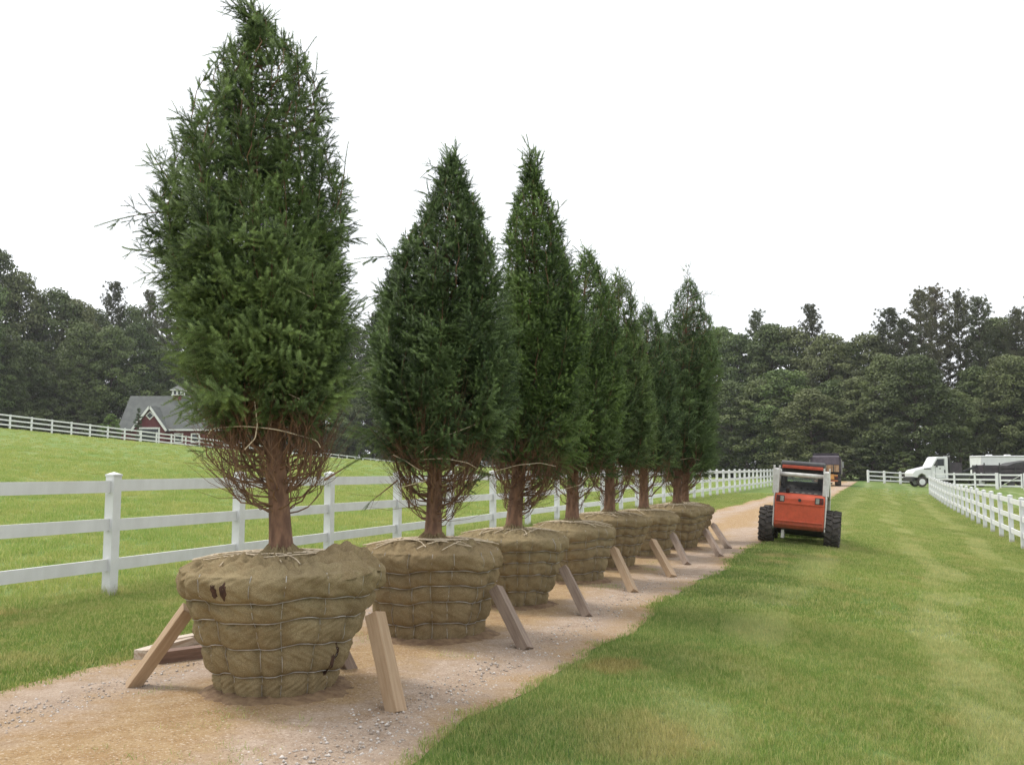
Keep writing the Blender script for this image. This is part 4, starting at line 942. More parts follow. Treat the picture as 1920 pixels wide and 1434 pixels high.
def pine(seed, H=22.0, low=.22, width=.17, tuft=1.0):
    rs = np.random.default_rng(seed); crown = Bag(); trunk = Bag()
    zz = np.linspace(-.3, H * .99, 14); tp = np.stack([.12 * np.sin(zz * .4 + seed), .12 * np.cos(zz * .3 + seed), zz], -1)
    trunk.add(*tube_arrays(tp, .26 * np.clip(1 - zz / H, .03, 1) ** .9, 8))
    z = low * H
    while z < H * .995:
        f = (z / H - low) / (1 - low)
        Lm = (width * H * (1 - f) ** .62 * (.6 + .4 * min(1, f * 4)) + .12) * rs.uniform(.75, 1.2)
        for k in range(rs.integers(3, 6)):
            az = rs.random() * 6.283; L = Lm * rs.uniform(.5, 1.25); up = rs.uniform(.05, .4) + .7 * f ** 2
            e = np.array([math.cos(az), math.sin(az), 0])
            t = np.linspace(0, 1, 6)[:, None]; p0 = np.array([np.interp(z, zz, tp[:, 0]), np.interp(z, zz, tp[:, 1]), z])
            bp = p0 + e * L * t + np.array([0, 0, 1]) * (up * L * t ** 1.6)
            trunk.add(*tube_arrays(bp, np.linspace(.05, .012, 6), 4))
            nt = 2 + int(L * 2.6)
            for q in range(nt):
                tq = .30 + .70 * (q + rs.random()) / nt; c = p0 + e * L * tq + np.array([0, 0, up * L * tq ** 1.6]) + rs.normal(0, .13, 3) * np.array([1.5, 1.5, .5]) * min(1, L)
                n = 18; d = unitv(rs.normal(0, 1, (n, 3)) * np.array([1, 1, .7]) + np.array([0, 0, .7]) + e * .5)
                ln = rs.uniform(.35, .65, n) * tuft * (.7 + .3 * min(1, L)); C = c + d * (ln * .45)[:, None]
                a_ = d * (ln * .5)[:, None]; b_ = unitv(np.cross(d, rs.normal(0, 1, (n, 3)))) * (ln * .11)[:, None]
                V = np.stack([C - a_ * .6, C - b_, C + a_, C + b_], 1).reshape(-1, 3)
                crown.add(V, np.arange(4 * n).reshape(-1, 4), np.repeat(np.clip(rs.random() * .6 + .4 * rs.random(n), 0, 1), 4))
        z += rs.uniform(.35, .7) * (1.15 - .6 * f)
    return trunk.mesh('trunk', True), crown.mesh('crown')
BL = [broadleaf(s, width=w, low=l) for s, w, l in ((101, .26, .05), (102, .22, .08), (103, .30, .03), (104, .24, .12))]
PN = [pine(s, width=w, low=l, tuft=.8) for s, w, l in ((201, .25, .20), (202, .29, .15), (203, .22, .28))]
SH_ = broadleaf(301, H=6.0, low=.02, width=.42, nblob=40, nleaf=200, ls=.28)
def wood_tree(kind, i, px, Y, Hm, label, group, name, rz, widen=1.0):
    pair, H0, lm, tm = {'b': (BL[i % 4], 18.0, LEAF, BARK_DK), 'p': (PN[i % 3], 22.0, PINE, BARK_DK), 's': (SH_, 6.0, LEAF, BARK_DK)}[kind]
    X = at_depth(px, 800, Y)[0]; z = terr(X, Y)
    o = thing(name, label, 'tree' if kind != 's' else 'bush', (X, Y, z - .1), rz, group); s = Hm / H0; o.scale = (s * widen, s * widen, s)
    obj('trunk', pair[0], tm, o); obj('crown', pair[1], lm, o)
    return o
def edge_depth(px):            # where the woods begin, from the far pasture fence round to behind the trucks
    return float(np.interp(px, [-700, -300, 0, 350, 650, 1000, 1350, 1560, 1700, 2000, 2600], [118, 122, 132, 152, 172, 165, 134, 120, 116, 112, 105]))
rw = random.Random(5)
top_rows = [(-260, 430, 'b'), (-160, 470, 'p'), (-90, 440, 'b'), (-20, 455, 'b'), (25, 505, 'b'), (62, 560, 'p'), (98, 536, 'b'), (135, 552, 'b'), (168, 575, 'b'), (204, 530, 'p'), (245, 568, 'b'), (275, 548, 'p'), (305, 580, 'p'), (345, 575, 'b'), (390, 590, 'b'), (440, 600, 'p'),
    (500, 600, 'b'), (560, 615, 'b'), (620, 610, 'b'), (664, 604, 'b'), (697, 590, 'p'), (725, 615, 'b'), (780, 610, 'b'), (850, 620, 'p'), (930, 620, 'b'), (1010, 610, 'b'), (1090, 620, 'p'), (1170, 615, 'b'), (1250, 620, 'b'), (1310, 618, 'b'),
    (1352, 606, 'b'), (1385, 618, 'b'), (1422, 585, 'p'), (1448, 600, 'b'), (1482, 606, 'b'), (1527, 574, 'p'), (1556, 622, 'b'), (1590, 636, 'b'), (1632, 618, 'b'), (1672, 580, 'p'), (1700, 600, 'p'), (1733, 545, 'p'), (1764, 540, 'p'), (1806, 548, 'p'), (1845, 560, 'p'), (1878, 588, 'b'), (1915, 582, 'p'), (1950, 560, 'p'), (2010, 570, 'b'), (2090, 560, 'p'), (2190, 550, 'b')]
LAB = {('b', 'barn'): 'tall broadleaf tree in the woods above the far pasture fence and barn', ('p', 'barn'): 'tall pine rising out of the woods above the far pasture fence and barn',
       ('b', 'mid'): 'broadleaf tree of the woods closing the pasture behind the row of spruces', ('p', 'mid'): 'pine of the woods closing the pasture behind the row of spruces',
       ('b', 'truck'): 'tall broadleaf tree in the back of the woods behind the loader and trucks', ('p', 'truck'): 'tall ragged pine in the clump standing out above the woods behind the trailers'}
SPECIAL = {1422: 'lone pine top standing above the woods beyond the end of the spruce row', 1527: 'lone pine rising above the woods directly behind the dump truck',
    1672: 'slim pine on the flank of the tallest pine clump', 1700: 'lower pine between the tallest pine clump and its slim neighbour', 204: 'pine rising above the woods beside the barn roof', 275: 'pine above the barn cupola',
    62: 'pine half sunk among broadleaf crowns above the far pasture fence'}
def zone(px): return 'barn' if px < 420 else ('mid' if px < 1340 else 'truck')
NAMES = {'b': 'broadleaf_tree', 'p': 'pine_tree', 's': 'understory_bush'}
for k, (px, ty, kd) in enumerate(top_rows):
    Y = edge_depth(px) + 16 + rw.uniform(-3, 5); X, zt = at_depth(px, ty, Y); H = zt - terr(X, Y)
    wood_tree(kd, k, px, Y, H, SPECIAL.get(px, LAB[(kd, zone(px))]), LAB[(kd, zone(px))].replace('tall ', '').split(' standing')[0], NAMES[kd], rw.uniform(0, 6.28), rw.uniform(.95, 1.2) * min(1.3, 20 / H))
LABF = {'barn': 'leafy tree at the front edge of the woods behind the far pasture fence', 'mid': 'leafy tree at the front edge of the woods beyond the pasture', 'truck': 'leafy tree at the front edge of the woods behind the loader and trucks'}
px = -330.0
while px < 2150:
    Y = edge_depth(px) + rw.uniform(1, 9); base = float(np.interp(px, [-300, 0, 300, 700, 1300, 1500, 1700, 1900], [580, 610, 640, 680, 690, 700, 690, 680]))
    X, zt = at_depth(px, base + rw.uniform(-45, 55), Y); H = max(6.5, zt - terr(X, Y))
    if not (190 < px < 420 and False):
        wood_tree('b', rw.randrange(4), px, Y, H, LABF[zone(px)], LABF[zone(px)], 'broadleaf_tree', rw.uniform(0, 6.28), rw.uniform(1.0, 1.35) * min(1.4, 15 / H))
    px += rw.uniform(38, 66)
px = -330.0
while px < 2150:
    Y = edge_depth(px) - rw.uniform(-2, 2.5)
    wood_tree('s', 0, px, Y, rw.uniform(3.0, 5.6), 'low bush at the foot of the ' + {'barn': 'woods behind the far pasture fence', 'mid': 'woods beyond the pasture', 'truck': 'woods behind the loader and trucks'}[zone(px)], 'bushes at the foot of the woods, ' + zone(px) + ' side', 'understory_bush', rw.uniform(0, 6.28), rw.uniform(1.0, 1.5))
    px += rw.uniform(44, 70)

# ------------------------------------------------------------------ red barn with its shrubs
BARN_R = paint('barn_red', (.150, .032, .036), (.105, .022, .026), 3, .7, 0, .3, 8, stretch=(6, 6, .5))
WHITE = paint('white_trim', (.80, .79, .77), (.70, .69, .67), 4, .5)
SHINGLE = paint('shingle_grey', (.120, .128, .120), (.092, .098, .094), 1.2, .85, 0, .4, 14)
GLASS = paint('dark_glass', (.02, .024, .028), (.03, .035, .04), 2, .08)
BY = 128.0
def bx_(px): return at_depth(px, 800, BY)[0]
bX = bx_(287); bz = terr(bX, BY); k_ = BY / F_PX
barn = thing('red_barn', 'dark red barn with grey roof, white trimmed gable and a small cupola', 'barn', (bX, BY, bz))
eave = at_depth(287, 800, BY)[1] - bz; ridge = at_depth(287, 745, BY + 3.6)[1] - bz
bl = bx_(228) - bX; br_ = -bl + 5.6
MB().prism([(0, 0), (7.2, 0), (7.2, eave), (3.6, ridge - .15), (0, eave)], 'x', bl, br_).build('wall', BARN_R, barn)
sl = (ridge - eave) / 3.6
rf = MB().prism([(-.45, eave - .45 * sl + .02), (3.6, ridge), (7.65, eave - .45 * sl + .02), (7.65, eave - .45 * sl + .2), (3.6, ridge + .2), (-.45, eave - .45 * sl + .2)], 'x', bl - .4, br_ + .4).build('roof', SHINGLE, barn)
MB().box(bl - .42, br_ + .42, -.50, -.44, eave - .45 * sl - .02, eave - .45 * sl + .19).build('fascia', WHITE, barn)
# front gable
gw = 2.02; gh = at_depth(287, 763, BY - 1.2)[1] - bz; ge = eave - .15
MB().prism([(-gw, 0), (gw, 0), (gw, ge), (0, gh - .25), (-gw, ge)], 'y', -1.2, 2.4).build('gable', BARN_R, barn)
gs = (gh - ge) / gw
for s in (-1, 1):
    MB().prism([(0, gh - .02), (s * (gw + .35), ge - .35 * gs - .02), (s * (gw + .35), ge - .35 * gs + .16), (0, gh + .16)], 'y', -1.55, 2.8).build('gable_roof', SHINGLE, barn)
    MB().bar((0, -1.58, gh + .02), (s * (gw + .36), -1.58, ge - .34 * gs + .0), .30, .05, (0, 1, 0)).build('rake_trim', WHITE, barn)
wn_ = MB().box(-.42, .42, -1.27, -1.215, -.42, .42).build('gable_window', WHITE, barn, loc=(0, 0, gh - 1.15), rot=(0, R(45), 0))
MB().box(-.28, .28, -1.29, -1.28, -.28, .28).build('pane', GLASS, wn_)
d_ = MB(); dh = eave - .35
d_.box(-1.42, -1.2, -1.27, -1.215, 0, dh).box(1.2, 1.42, -1.27, -1.215, 0, dh).box(-1.42, 1.42, -1.28, -1.215, dh, dh + .22)
df = d_.build('door_frame', WHITE, barn)
MB().box(-1.2, 1.2, -1.25, -1.215, 0.02, dh).build('door', GLASS, df)
for wx in (2.9, 5.2):
    f_ = MB().box(wx, wx + 1.25, -.07, -.015, .75, 2.05).build('window', WHITE, barn); MB().box(wx + .2, wx + 1.05, -.09, -.08, .92, 1.88).build('pane', GLASS, f_)
cux = bx_(315) - bX
cu = MB().box(cux - .55, cux + .55, 3.05, 4.15, ridge - .6, ridge + .25).build('cupola', BARN_R, barn)
MB().box(cux - .75, cux + .75, 2.85, 4.35, ridge + .25, ridge + .36).build('cupola_base', WHITE, cu)
for x in (-.58, 0, .58):
    MB().box(cux + x - .12, cux + x + .12, 3.0, 4.2, ridge + .36, ridge + .92).build('cupola_post', WHITE, cu)
MB().box(cux - .46, cux + .46, 3.12, 4.08, ridge + .36, ridge + .90).build('louver', GLASS, cu)
MB().box(cux - .9, cux + .9, 2.7, 4.5, ridge + .92, ridge + 1.04).build('cupola_cornice', WHITE, cu)
MB().add([(cux - .85, 2.75, ridge + 1.05), (cux + .85, 2.75, ridge + 1.05), (cux + .85, 4.45, ridge + 1.05), (cux - .85, 4.45, ridge + 1.05), (cux, 3.6, ridge + 1.75)], [(0, 1, 4), (1, 2, 4), (2, 3, 4), (3, 0, 4), (3, 2, 1, 0)]).build('cupola_roof', SHINGLE, cu)
pb_ = broadleaf(401, H=3.2, low=.05, width=.36, nblob=40, nleaf=130, ls=.20)
X = bx_(232); o = thing('pale_shrub', 'pale yellow-green shrub at the left corner of the red barn', 'shrub', (X, BY - 4, terr(X, BY - 4)), 0)
o['label'] = 'pale yellow-green shrub standing at the corner of the red barn'
o.scale = (1.25, 1.25, 1.25)
obj('trunk', pb_[0], BARK_DK, o); obj('crown', pb_[1], BUSHLEAF, o)
sp_ = pine(402, H=4.6, low=.08, width=.13, tuft=.6)
X = bx_(290); o = thing('young_spruce', 'small young conifer in front of the red barn door', 'tree', (X, BY - 6, terr(X, BY - 6)), 0)
obj('trunk', sp_[0], BARK_DK, o); obj('crown', sp_[1], make_leaf('young_needle', (.07, .11, .06), (.12, .17, .09), (.09, .13, .07)), o)

# ------------------------------------------------------------------ skid-steer loader
def dirty_paint(name, c, dirt, z0, z1):
    m, nt, b = new_mat(name); g = NG(nt); co = g.objco()
    z = g.dot(co, (0, 0, 1)); n = g.noise(co, 9, 6, .7)
    col = g.mix(g.ramp(g.noise(co, 4, 5, .7), .35, .7), c, tuple(x * .78 for x in c))
    f = g.ramp(g.math('ADD', z, g.math('MULTIPLY', g.math('SUBTRACT', n, .5), .30)), z1, z0)
    col = g.mix(g.math('MULTIPLY', f, .85), col, dirt)
    col = g.mix(g.math('MULTIPLY', g.ramp(g.noise(co, 30, 3, .7), .62, .74), .6), col, dirt)
    g.put(b.inputs['Base Color'], col); b.inputs['Roughness'].default_value = .5
    return m
ORANGE = dirty_paint('loader_orange', (.70, .115, .050), (.10, .055, .035), .30, .56)
LWHITE = paint('loader_white', (.74, .72, .69), (.60, .57, .53), 9, .5, 0, .1, 20)
BLACKP = paint('black_steel', (.030, .030, .032), (.055, .052, .05), 7, .55)
RUBBER = paint('tyre_rubber', (.050, .045, .042), (.095, .080, .068), 12, .9, 0, .3, 40)
REDLENS = paint('red_lens', (.16, .02, .02), (.10, .015, .015), 10, .2)
CLEARLENS = paint('clear_lens', (.42, .42, .38), (.30, .30, .27), 10, .25)
def wheel(par, c, r, w, rim_mat, lug=True, name='wheel'):
    wh = bpy.data.objects.new(name, None); COL.objects.link(wh); wh.parent = par; wh.location = c; wh.empty_display_size = .1
    t = MB().lathe([(-w * .42, r * .58), (-w * .5, r * .70), (-w * .5, r * .86), (-w * .40, r * .94), (0, r * .955), (w * .40, r * .94), (w * .5, r * .86), (w * .5, r * .70), (w * .42, r * .58)], 36)
    if lug:
        for k in range(17):
            for s in (-1, 1):
                a0 = 2 * math.pi * (k + (.5 if s > 0 else 0)) / 17; a1 = a0 + .20
                def pt(x, rr, a): return Vector((x, rr * math.cos(a), rr * math.sin(a)))
                p, q = pt(s * .015, r * .965, a1), pt(s * w * .51, r * .925, a0)
                t.bar(p, q, .055, .055, tuple(pt(0, 1, a0)))
    t.build('tyre', RUBBER, wh, bevel=0)
    MB().lathe([(-w * .47, r * .14), (-w * .43, r * .30), (-w * .44, r * .50), (-w * .47, r * .58), (w * .47, r * .58), (w * .44, r * .50), (w * .43, r * .30), (w * .47, r * .14)], 24).build('rim', rim_mat, wh, True)
    return wh
skx, sky_ = 5.80, 19.30
roll = math.atan2(.085, 1.4)
sk = thing('skid_steer_loader', 'red-orange and white skid-steer loader with big muddy tyres, parked on the path edge', 'loader', (skx, sky_, terr(skx, sky_) + .0), 0, rot=(0, roll + .02, -R(20)))
sk.scale = (.945, .945, .945)
body = MB().prism([(.02, .34), (.00, .62), (.03, 1.00), (.10, 1.08), (.55, 1.10), (.6, .9), (1.6, .85), (1.75, .5), (1.6, .26), (.20, .24)], 'x', -.47, .47).build('body', BLACKP, sk, bevel=.02)
door = MB().prism([(-.01, .33), (-.055, .42), (-.06, .985), (-.02, 1.06), (.06, 1.09), (.3, 1.10), (.3, 1.0), (.05, .33)], 'x', -.515, .515).build('rear_door', ORANGE, sk, bevel=.02)
for z, hh in ((.885, .022), (.50, .016)): MB().box(-.485, .485, -.078, -.05, z - hh, z + hh).build('door_ridge', ORANGE, door, bevel=.008)
MB().lathe([(0, .035), (.015, .032)], 16, 'y', (0, -.076, .965)).build('lock', BLACKP, door)
for s in (-1, 1):
    tl = MB().box(s * .40 - .085, s * .40 + .085, -.085, -.05, .905, 1.045).build('tail_light', BLACKP, door, bevel=.008)
    MB().box(s * .40 - .07 if s > 0 else s * .40 - .0, s * .40 + .0 if s > 0 else s * .40 + .07, -.092, -.08, .92, 1.03).build('lens', CLEARLENS, tl)
    MB().box(s * .40 + .012 if s > 0 else s * .40 - .07, s * .40 + .07 if s > 0 else s * .40 - .012, -.092, -.08, .92, 1.03).build('lens', REDLENS, tl)
    # white rear uprights and lift arms
    MB().prism([(-.03, .33), (.10, .30), (.42, 1.0), (.30, 1.46), (.06, 1.46), (-.02, 1.05)], 'x', s * .535 - .014, s * .535 + .014).build('upright', LWHITE, sk, bevel=.01)
    ar = MB().prism([(.0, 1.08), (.16, 1.06), (.22, 1.42), (1.75, .95), (2.1, .55), (2.25, .60), (1.9, 1.10), (.25, 1.62), (.02, 1.60)], 'x', s * .52 - .065, s * .52 + .065).build('lift_arm', LWHITE, sk, bevel=.015)
    for e in (-1, 1): MB().box(s * .52 + e * .055 - .015, s * .52 + e * .055 + .015, .03, .2, 1.58, 1.68).build('pivot_ear', LWHITE, ar, bevel=.006)
MB().tube([(-.47, .13, 1.50), (.47, .13, 1.50)], .045, 12).build('cross_tube', LWHITE, sk, True)
# dark engine cover with cooling holes
ec = MB().prism([(.14, 1.08), (.58, 1.28), (.62, 1.24), (.2, 1.02)], 'x', -.455, .455).build('engine_cover', BLACKP, sk, bevel=.01)
for k in range(7):
    MB().lathe([(0, .022), (.012, .020)], 10, 'z', (-.38 + k * .127, .40, 1.206)).build('vent_hole', paint('vent_black', (.006, .006, .006), None, 5, .9) if k == 0 else bpy.data.materials['vent_black'], ec)
    if k < 6: MB().box(-.36 + k * .127, -.29 + k * .127, .20, .235, 1.112, 1.128).build('vent_slot', CLEARLENS, ec)
MB().tube([(-.27, .12, 1.07), (-.27, .12, 1.17), (-.26, .05, 1.22)], [.035, .035, .03], 10).build('exhaust', BLACKP, sk, True)
# cab
cb = MB()
for s in (-1, 1):
    cb.bar((s * .41, .60, 1.22), (s * .41, .68, 1.72), .07, .09); cb.bar((s * .41, 1.55, .85), (s * .41, 1.45, 1.72), .07, .07); cb.bar((s * .41, .66, 1.66), (s * .41, 1.47, 1.68), .07, .06)
    cb.bar((s * .41, .62, 1.28), (s * .41, 1.5, 1.05), .04, .5)
cb.build('cab_frame', BLACKP, sk)
rr_ = MB().box(-.40, .40, .625, .665, 1.24, 1.345).box(-.40, .40, .64, .68, 1.555, 1.64).box(-.40, -.32, .64, .68, 1.345, 1.555).box(.32, .40, .64, .68, 1.345, 1.555).build('rear_frame', BLACKP, sk)
gm, gnt, gb = new_mat('clear_glass'); gb.inputs['Base Color'].default_value = (.75, .85, .82, 1); gb.inputs['Roughness'].default_value = .05; gb.inputs['Transmission Weight'].default_value = .8; gb.inputs['Metallic'].default_value = 0; gb.inputs['IOR'].default_value = 1.1
MB().box(-.32, .32, .655, .661, 1.345, 1.555).build('rear_window', gm, sk)
MB().prism([(.42, 1.70), (.44, 1.77), (.55, 1.80), (1.55, 1.78), (1.6, 1.72), (1.58, 1.66), (.5, 1.66)], 'x', -.46, .46).build('roof', BLACKP, sk, bevel=.025)
MB().box(-.43, .43, .38, .46, 1.63, 1.70).build('roof_light_bar', ORANGE.copy() if False else paint('bar_orange', (.55, .09, .04), (.42, .07, .035), 10, .5), sk, bevel=.01)
st_ = MB().box(-.24, .24, .95, 1.05, .9, 1.36).build('seat_back', BLACKP, sk, bevel=.04)
for s in (-1, 1):
    for yy in (.34, 1.36): wheel(sk, (s * .685, yy, .365), .37, .30, LWHITE)
MB().prism([(2.15, .12), (2.15, .62), (2.25, .66), (2.75, .14), (2.8, .08), (2.2, .06)], 'x', -.84, .84).build('bucket', BLACKP, sk)
MB().box(-.36, -.30, .1, .5, .12, .3).build('tow_hitch', LWHITE, sk)

# ------------------------------------------------------------------ dump truck at the end of the path
DARKSTEEL = paint('dump_steel', (.060, .045, .055), (.035, .028, .035), 3, .6)
TANWOOD = paint('tailgate_wood', (.42, .27, .16), (.30, .18, .10), 4, .8, 0, .3, 20)
AMBER = paint('amber_paint', (.60, .30, .08), (.45, .20, .06), 4, .5)
dY = 80.0; dX = at_depth(1549, 900, dY)[0]
dt = thing('dump_truck', 'dark dump truck with tan board tailgate parked where the path meets the woods', 'truck', (dX, dY, terr(dX, dY)), -R(19))
MB().box(-1.15, 1.15, .1, 5.0, 1.18, 1.3).build('bed_floor', DARKSTEEL, dt)
for s in (-1, 1):
    MB().box(s * 1.18 - .06, s * 1.18 + .06, 0, 5.0, 1.1, 2.5).build('bed_side', DARKSTEEL, dt)
    for yy in (.15, 1.6, 3.1, 4.7): MB().box(s * 1.27 - .05, s * 1.27 + .05, yy - .06, yy + .06, 1.05, 2.3).build('side_stake', paint('stake_grey', (.30, .29, .26), None, 5, .7) if 'stake_grey' not in bpy.data.materials else bpy.data.materials['stake_grey'], dt)
MB().box(-1.12, 1.12, 5.0, 5.1, 1.2, 2.9).build('headboard', DARKSTEEL, dt)
MB().prism([(-.02, 1.86), (.25, 2.52), (4.9, 2.66), (4.9, 2.5), (.35, 2.36), (.05, 1.80)], 'x', -1.1, 1.1).build('tarp', paint('dark_tarp', (.075, .055, .07), (.04, .03, .04), 3, .7), dt)
tg = MB().box(-1.1, 1.1, .0, .05, 1.22, 1.82).build('tailgate', DARKSTEEL, dt)
for k in range(7): MB().box(-1.08 + k * .309, -1.08 + k * .309 + .285, -.035, .0, 1.24, 1.82).build('tailgate_board', TANWOOD, tg)
for x in (-.62, .02, .62): MB().box(x - .04, x + .04, -.07, -.035, 1.2, 1.86).build('tailgate_stake', BLACKP, tg)
MB().box(-.42, .42, .2, 7.6, .72, 1.0).build('chassis', BLACKP, dt)
MB().box(-.95, .95, -.12, .02, .88, 1.0).build('light_bar', AMBER, dt)
MB().box(.02, .66, -.16, -.06, .62, 1.05).build('sign_panel', AMBER, dt)
MB().box(-.75, .02, -.14, -.05, .60, .86).build('toolbox', paint('tool_box', (.45, .38, .32), None, 6, .6), dt)
MB().box(-.95, .95, -.1, .05, .42, .56).build('bumper', paint('worn_orange', (.50, .16, .05), (.25, .10, .05), 4, .6), dt)
MB().box(-.5, .5, -.15, 0.0, .2, .34).build('hitch', BLACKP, dt)
for s in (-1, 1):
    MB().box(s * .85 - .1, s * .85 + .1, -.13, -.1, .72, .84).build('tail_light', REDLENS, dt)
    wheel(dt, (s * .95, 1.3, .5), .5, .52, BLACKP, False); wheel(dt, (s * 1.0, 6.6, .5), .5, .28, BLACKP, False)
cb_ = MB().prism([(5.3, .7), (7.9, .7), (7.9, 1.5), (6.9, 1.6), (6.6, 2.5), (5.3, 2.5)], 'x', -1.05, 1.05).build('cab', DARKSTEEL, dt, bevel=.04)
for s in (-1, 1): MB().bar((s * 1.05, 6.7, 1.7), (s * 1.4, 6.6, 1.75), .04, .04).box(s * 1.4 - .09, s * 1.4 + .09, 6.55, 6.62, 1.6, 2.15).build('mirror', paint('mirror_grey', (.4, .4, .4), None, 5, .4) if 'mirror_grey' not in bpy.data.materials else bpy.data.materials['mirror_grey'], cb_)

# ------------------------------------------------------------------ white work truck, black trailer, white box trailer
TWHITE = paint('truck_white', (.80, .80, .80), (.74, .74, .73), 2, .3)
tY = 90.0; kx = tY / F_PX
tx0 = at_depth(1712, 900, tY)[0]; tz = terr(tx0 + 2, tY) + .0
def tw(px): return (px - 1712) * kx
def tzp(py): return at_depth(1750, py, tY)[1] - tz
tr_ = thing('work_truck', 'white conventional-cab work truck with a black flatbed, parked behind the gate fence', 'truck', (tx0, tY, tz))
hood = [(.05, .95), (.0, 1.35), (.25, 1.62), (1.75, 1.98), (1.85, 1.98), (1.85, .85), (1.35, .85), (1.2, 1.15), (.9, 1.32), (.6, 1.15), (.45, .9)]
MB().prism(hood, 'y', .05, 1.95).build('hood', TWHITE, tr_, bevel=.06)
cabp = [(1.80, .75), (1.80, 1.98), (2.28, 2.82), (2.45, 2.90), (3.35, 2.90), (3.40, 2.82), (3.40, .75)]
cab_ = MB().prism(cabp, 'y', 0, 2.0).build('cab', TWHITE, tr_, bevel=.05)
MB().prism([(2.02, 2.05), (2.38, 2.68), (3.02, 2.70), (3.02, 2.02)], 'y', -.012, .03).build('side_window', GLASS, cab_)
MB().prism([(1.98, 2.12), (2.30, 2.72), (2.26, 2.74), (1.92, 2.12)], 'y', .08, 1.92).build('windscreen', GLASS, cab_)
MB().box(2.16, 3.10, -.008, .0, .86, .88).box(3.08, 3.10, -.008, .0, .86, 2.7).box(2.16, 2.18, -.008, 0, .86, 1.98).build('door_seam', GLASS, cab_)
MB().box(2.55, 2.68, -.02, .0, 1.72, 1.82).build('door_handle', BLACKP, cab_)
MB().box(3.0, 3.12, -.02, 0, 1.35, 1.65).build('step_box', BLACKP, cab_)
mi = MB().bar((2.2, -.02, 2.1), (2.15, -.3, 2.2), .04, .04).box(2.08, 2.22, -.42, -.28, 1.9, 2.45).build('mirror', BLACKP, cab_)
MB().box(1.1, 1.75, -.0, .05, 1.72, 1.80).build('hood_vent', BLACKP, tr_)
MB().box(-.12, .12, .05, 1.95, .55, .95).build('bumper', BLACKP, tr_)
MB().box(.2, 8.2, .6, 1.4, .62, .85).build('chassis', BLACKP, tr_)
MB().box(3.55, 8.2, -.1, 2.1, .95, 1.12).build('flatbed', BLACKP, tr_)
hb = MB().box(3.5, 3.60, -.1, 2.1, .95, 2.85)
hb.build('headboard', BLACKP, tr_)
MB().box(3.62, 4.7, .0, 2.0, 1.12, 2.35).build('tool_chest', DARKSTEEL, tr_)
MB().bar((4.75, .9, 1.3), (6.6, .9, 2.0), .15, .2).bar((6.5, .9, 2.1), (7.6, .9, 1.5), .12, .12).build('loader_boom', BLACKP, tr_)
MB().box(6.4, 8.1, -.13, -.1, 1.3, 1.38).build('bed_rail', TWHITE, tr_)
MB().tube([(3.75, 1.6, 2.3), (3.75, 1.6, 3.0), (4.3, 1.6, 2.92)], .05, 8).build('exhaust_stack', CLEARLENS, tr_)
for xx in (.92, 6.6):
    for yy in (.22, 1.78): wheel(tr_, (xx, yy, .5), .5, .3, TWHITE, False).rotation_euler = (0, 0, math.pi / 2)
tl0 = at_depth(1846, 900, 89.5)[0]
tb = thing('stake_trailer', 'black high-sided trailer parked behind the flatbed truck', 'trailer', (tl0, 89.6, terr(tl0, 89.6)))
MB().box(0, 6.2, 0, 2.2, .55, .75).build('deck', BLACKP, tb)
for z in (.85, 1.2, 1.55, 1.9): MB().box(0, 6.2, -.03, .03, z - .14, z + .14).build('side_board', DARKSTEEL, tb)
for x in (.05, 1.5, 3.0, 4.5, 6.1): MB().box(x - .05, x + .05, -.09, -.03, .5, 2.3).build('stake', BLACKP, tb)
MB().box(0, .06, 0, 2.2, .75, 2.1).build('front_board', DARKSTEEL, tb); MB().box(0, 6.2, 2.17, 2.23, .75, 2.1).build('back_board', DARKSTEEL, tb)
MB().prism([(2.2, 2.0), (3.0, 2.3), (4.6, 2.55), (6.2, 2.45), (6.2, 2.0)], 'y', .1, 2.1).build('load', BLACKP, tb, bevel=.05)
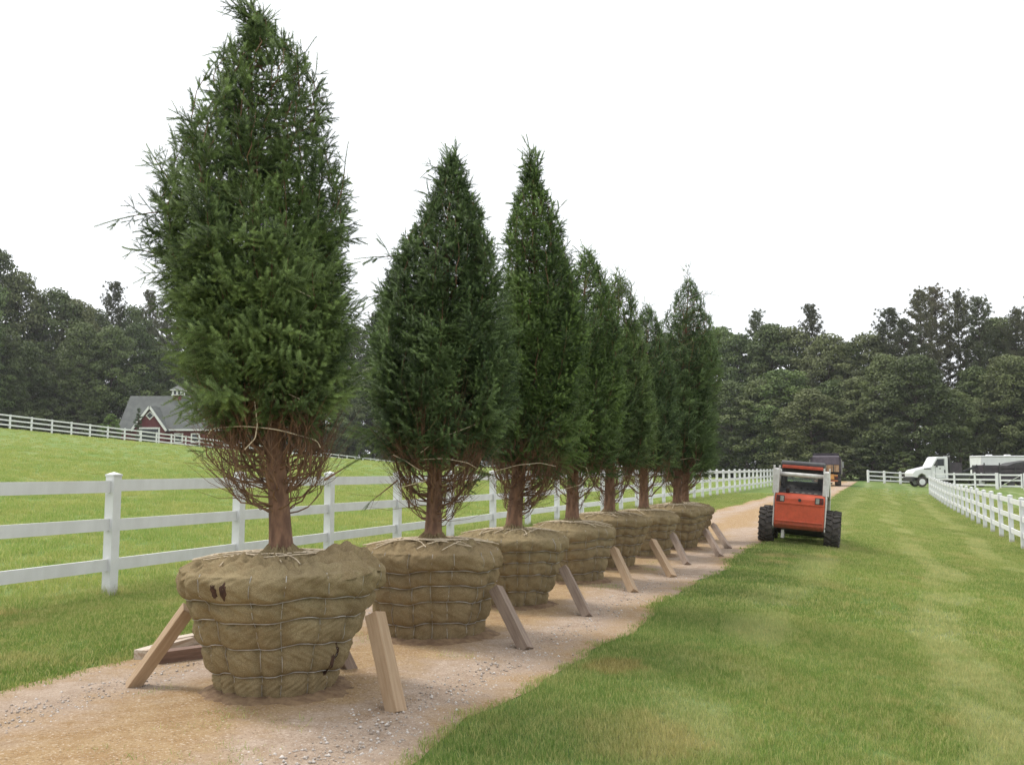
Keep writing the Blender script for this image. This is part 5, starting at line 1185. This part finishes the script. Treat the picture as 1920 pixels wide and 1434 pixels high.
for x in (2.6, 3.7): wheel(tb, (x, .1, .38), .38, .25, BLACKP, False).rotation_euler = (0, 0, math.pi / 2); wheel(tb, (x, 2.1, .38), .38, .25, BLACKP, False).rotation_euler = (0, 0, math.pi / 2)
wl0 = at_depth(1841, 900, 96)[0]; wz = terr(wl0, 96)
wt = thing('box_trailer', 'white enclosed trailer with roof vents behind the black trailer', 'trailer', (wl0, 96, wz))
wtop = at_depth(1841, 854, 96)[1] - wz
MB().box(0, 8.5, 0, 2.4, .5, wtop).build('box', TWHITE, wt, bevel=.05)
MB().box(-.02, 8.52, -.02, 2.42, wtop - .18, wtop - .1).build('roof_trim', CLEARLENS, wt)
for x in (1.4, 3.3): MB().box(x - .25, x + .25, .9, 1.4, wtop, wtop + .12).build('roof_vent', TWHITE, wt, bevel=.04)
MB().box(.3, 8.2, -.012, 0, 1.75, 1.83).build('stripe', BLACKP, wt)
MB().box(.12, .24, -.03, .0, 1.9, 2.15).build('marker_light', REDLENS, wt)
for x in (4.0, 5.0): wheel(wt, (x, .1, .38), .38, .25, TWHITE, False).rotation_euler = (0, 0, math.pi / 2); wheel(wt, (x, 2.3, .38), .38, .25, TWHITE, False).rotation_euler = (0, 0, math.pi / 2)

# ------------------------------------------------------------------ damp air
hz = MB().box(-1750, 1750, -1750, 1750, -4, 60).build('haze', None, None); hz.display_type = 'BOUNDS'
hm = bpy.data.materials.new('haze'); hm.use_nodes = True; hm.node_tree.nodes.clear()
pv = hm.node_tree.nodes.new('ShaderNodeVolumePrincipled'); pv.inputs['Color'].default_value = (.93, .95, .97, 1); pv.inputs['Density'].default_value = .00024; pv.inputs['Anisotropy'].default_value = .2
ho = hm.node_tree.nodes.new('ShaderNodeOutputMaterial'); hm.node_tree.links.new(pv.outputs[0], ho.inputs['Volume']); hz.data.materials.append(hm); stuff(hz)
tag(hz, 'thin damp haze hanging in the air over the whole place', 'haze')

print('TRIS', sum(len(m.loops) - 2 * len(m.polygons) for m in bpy.data.meshes))
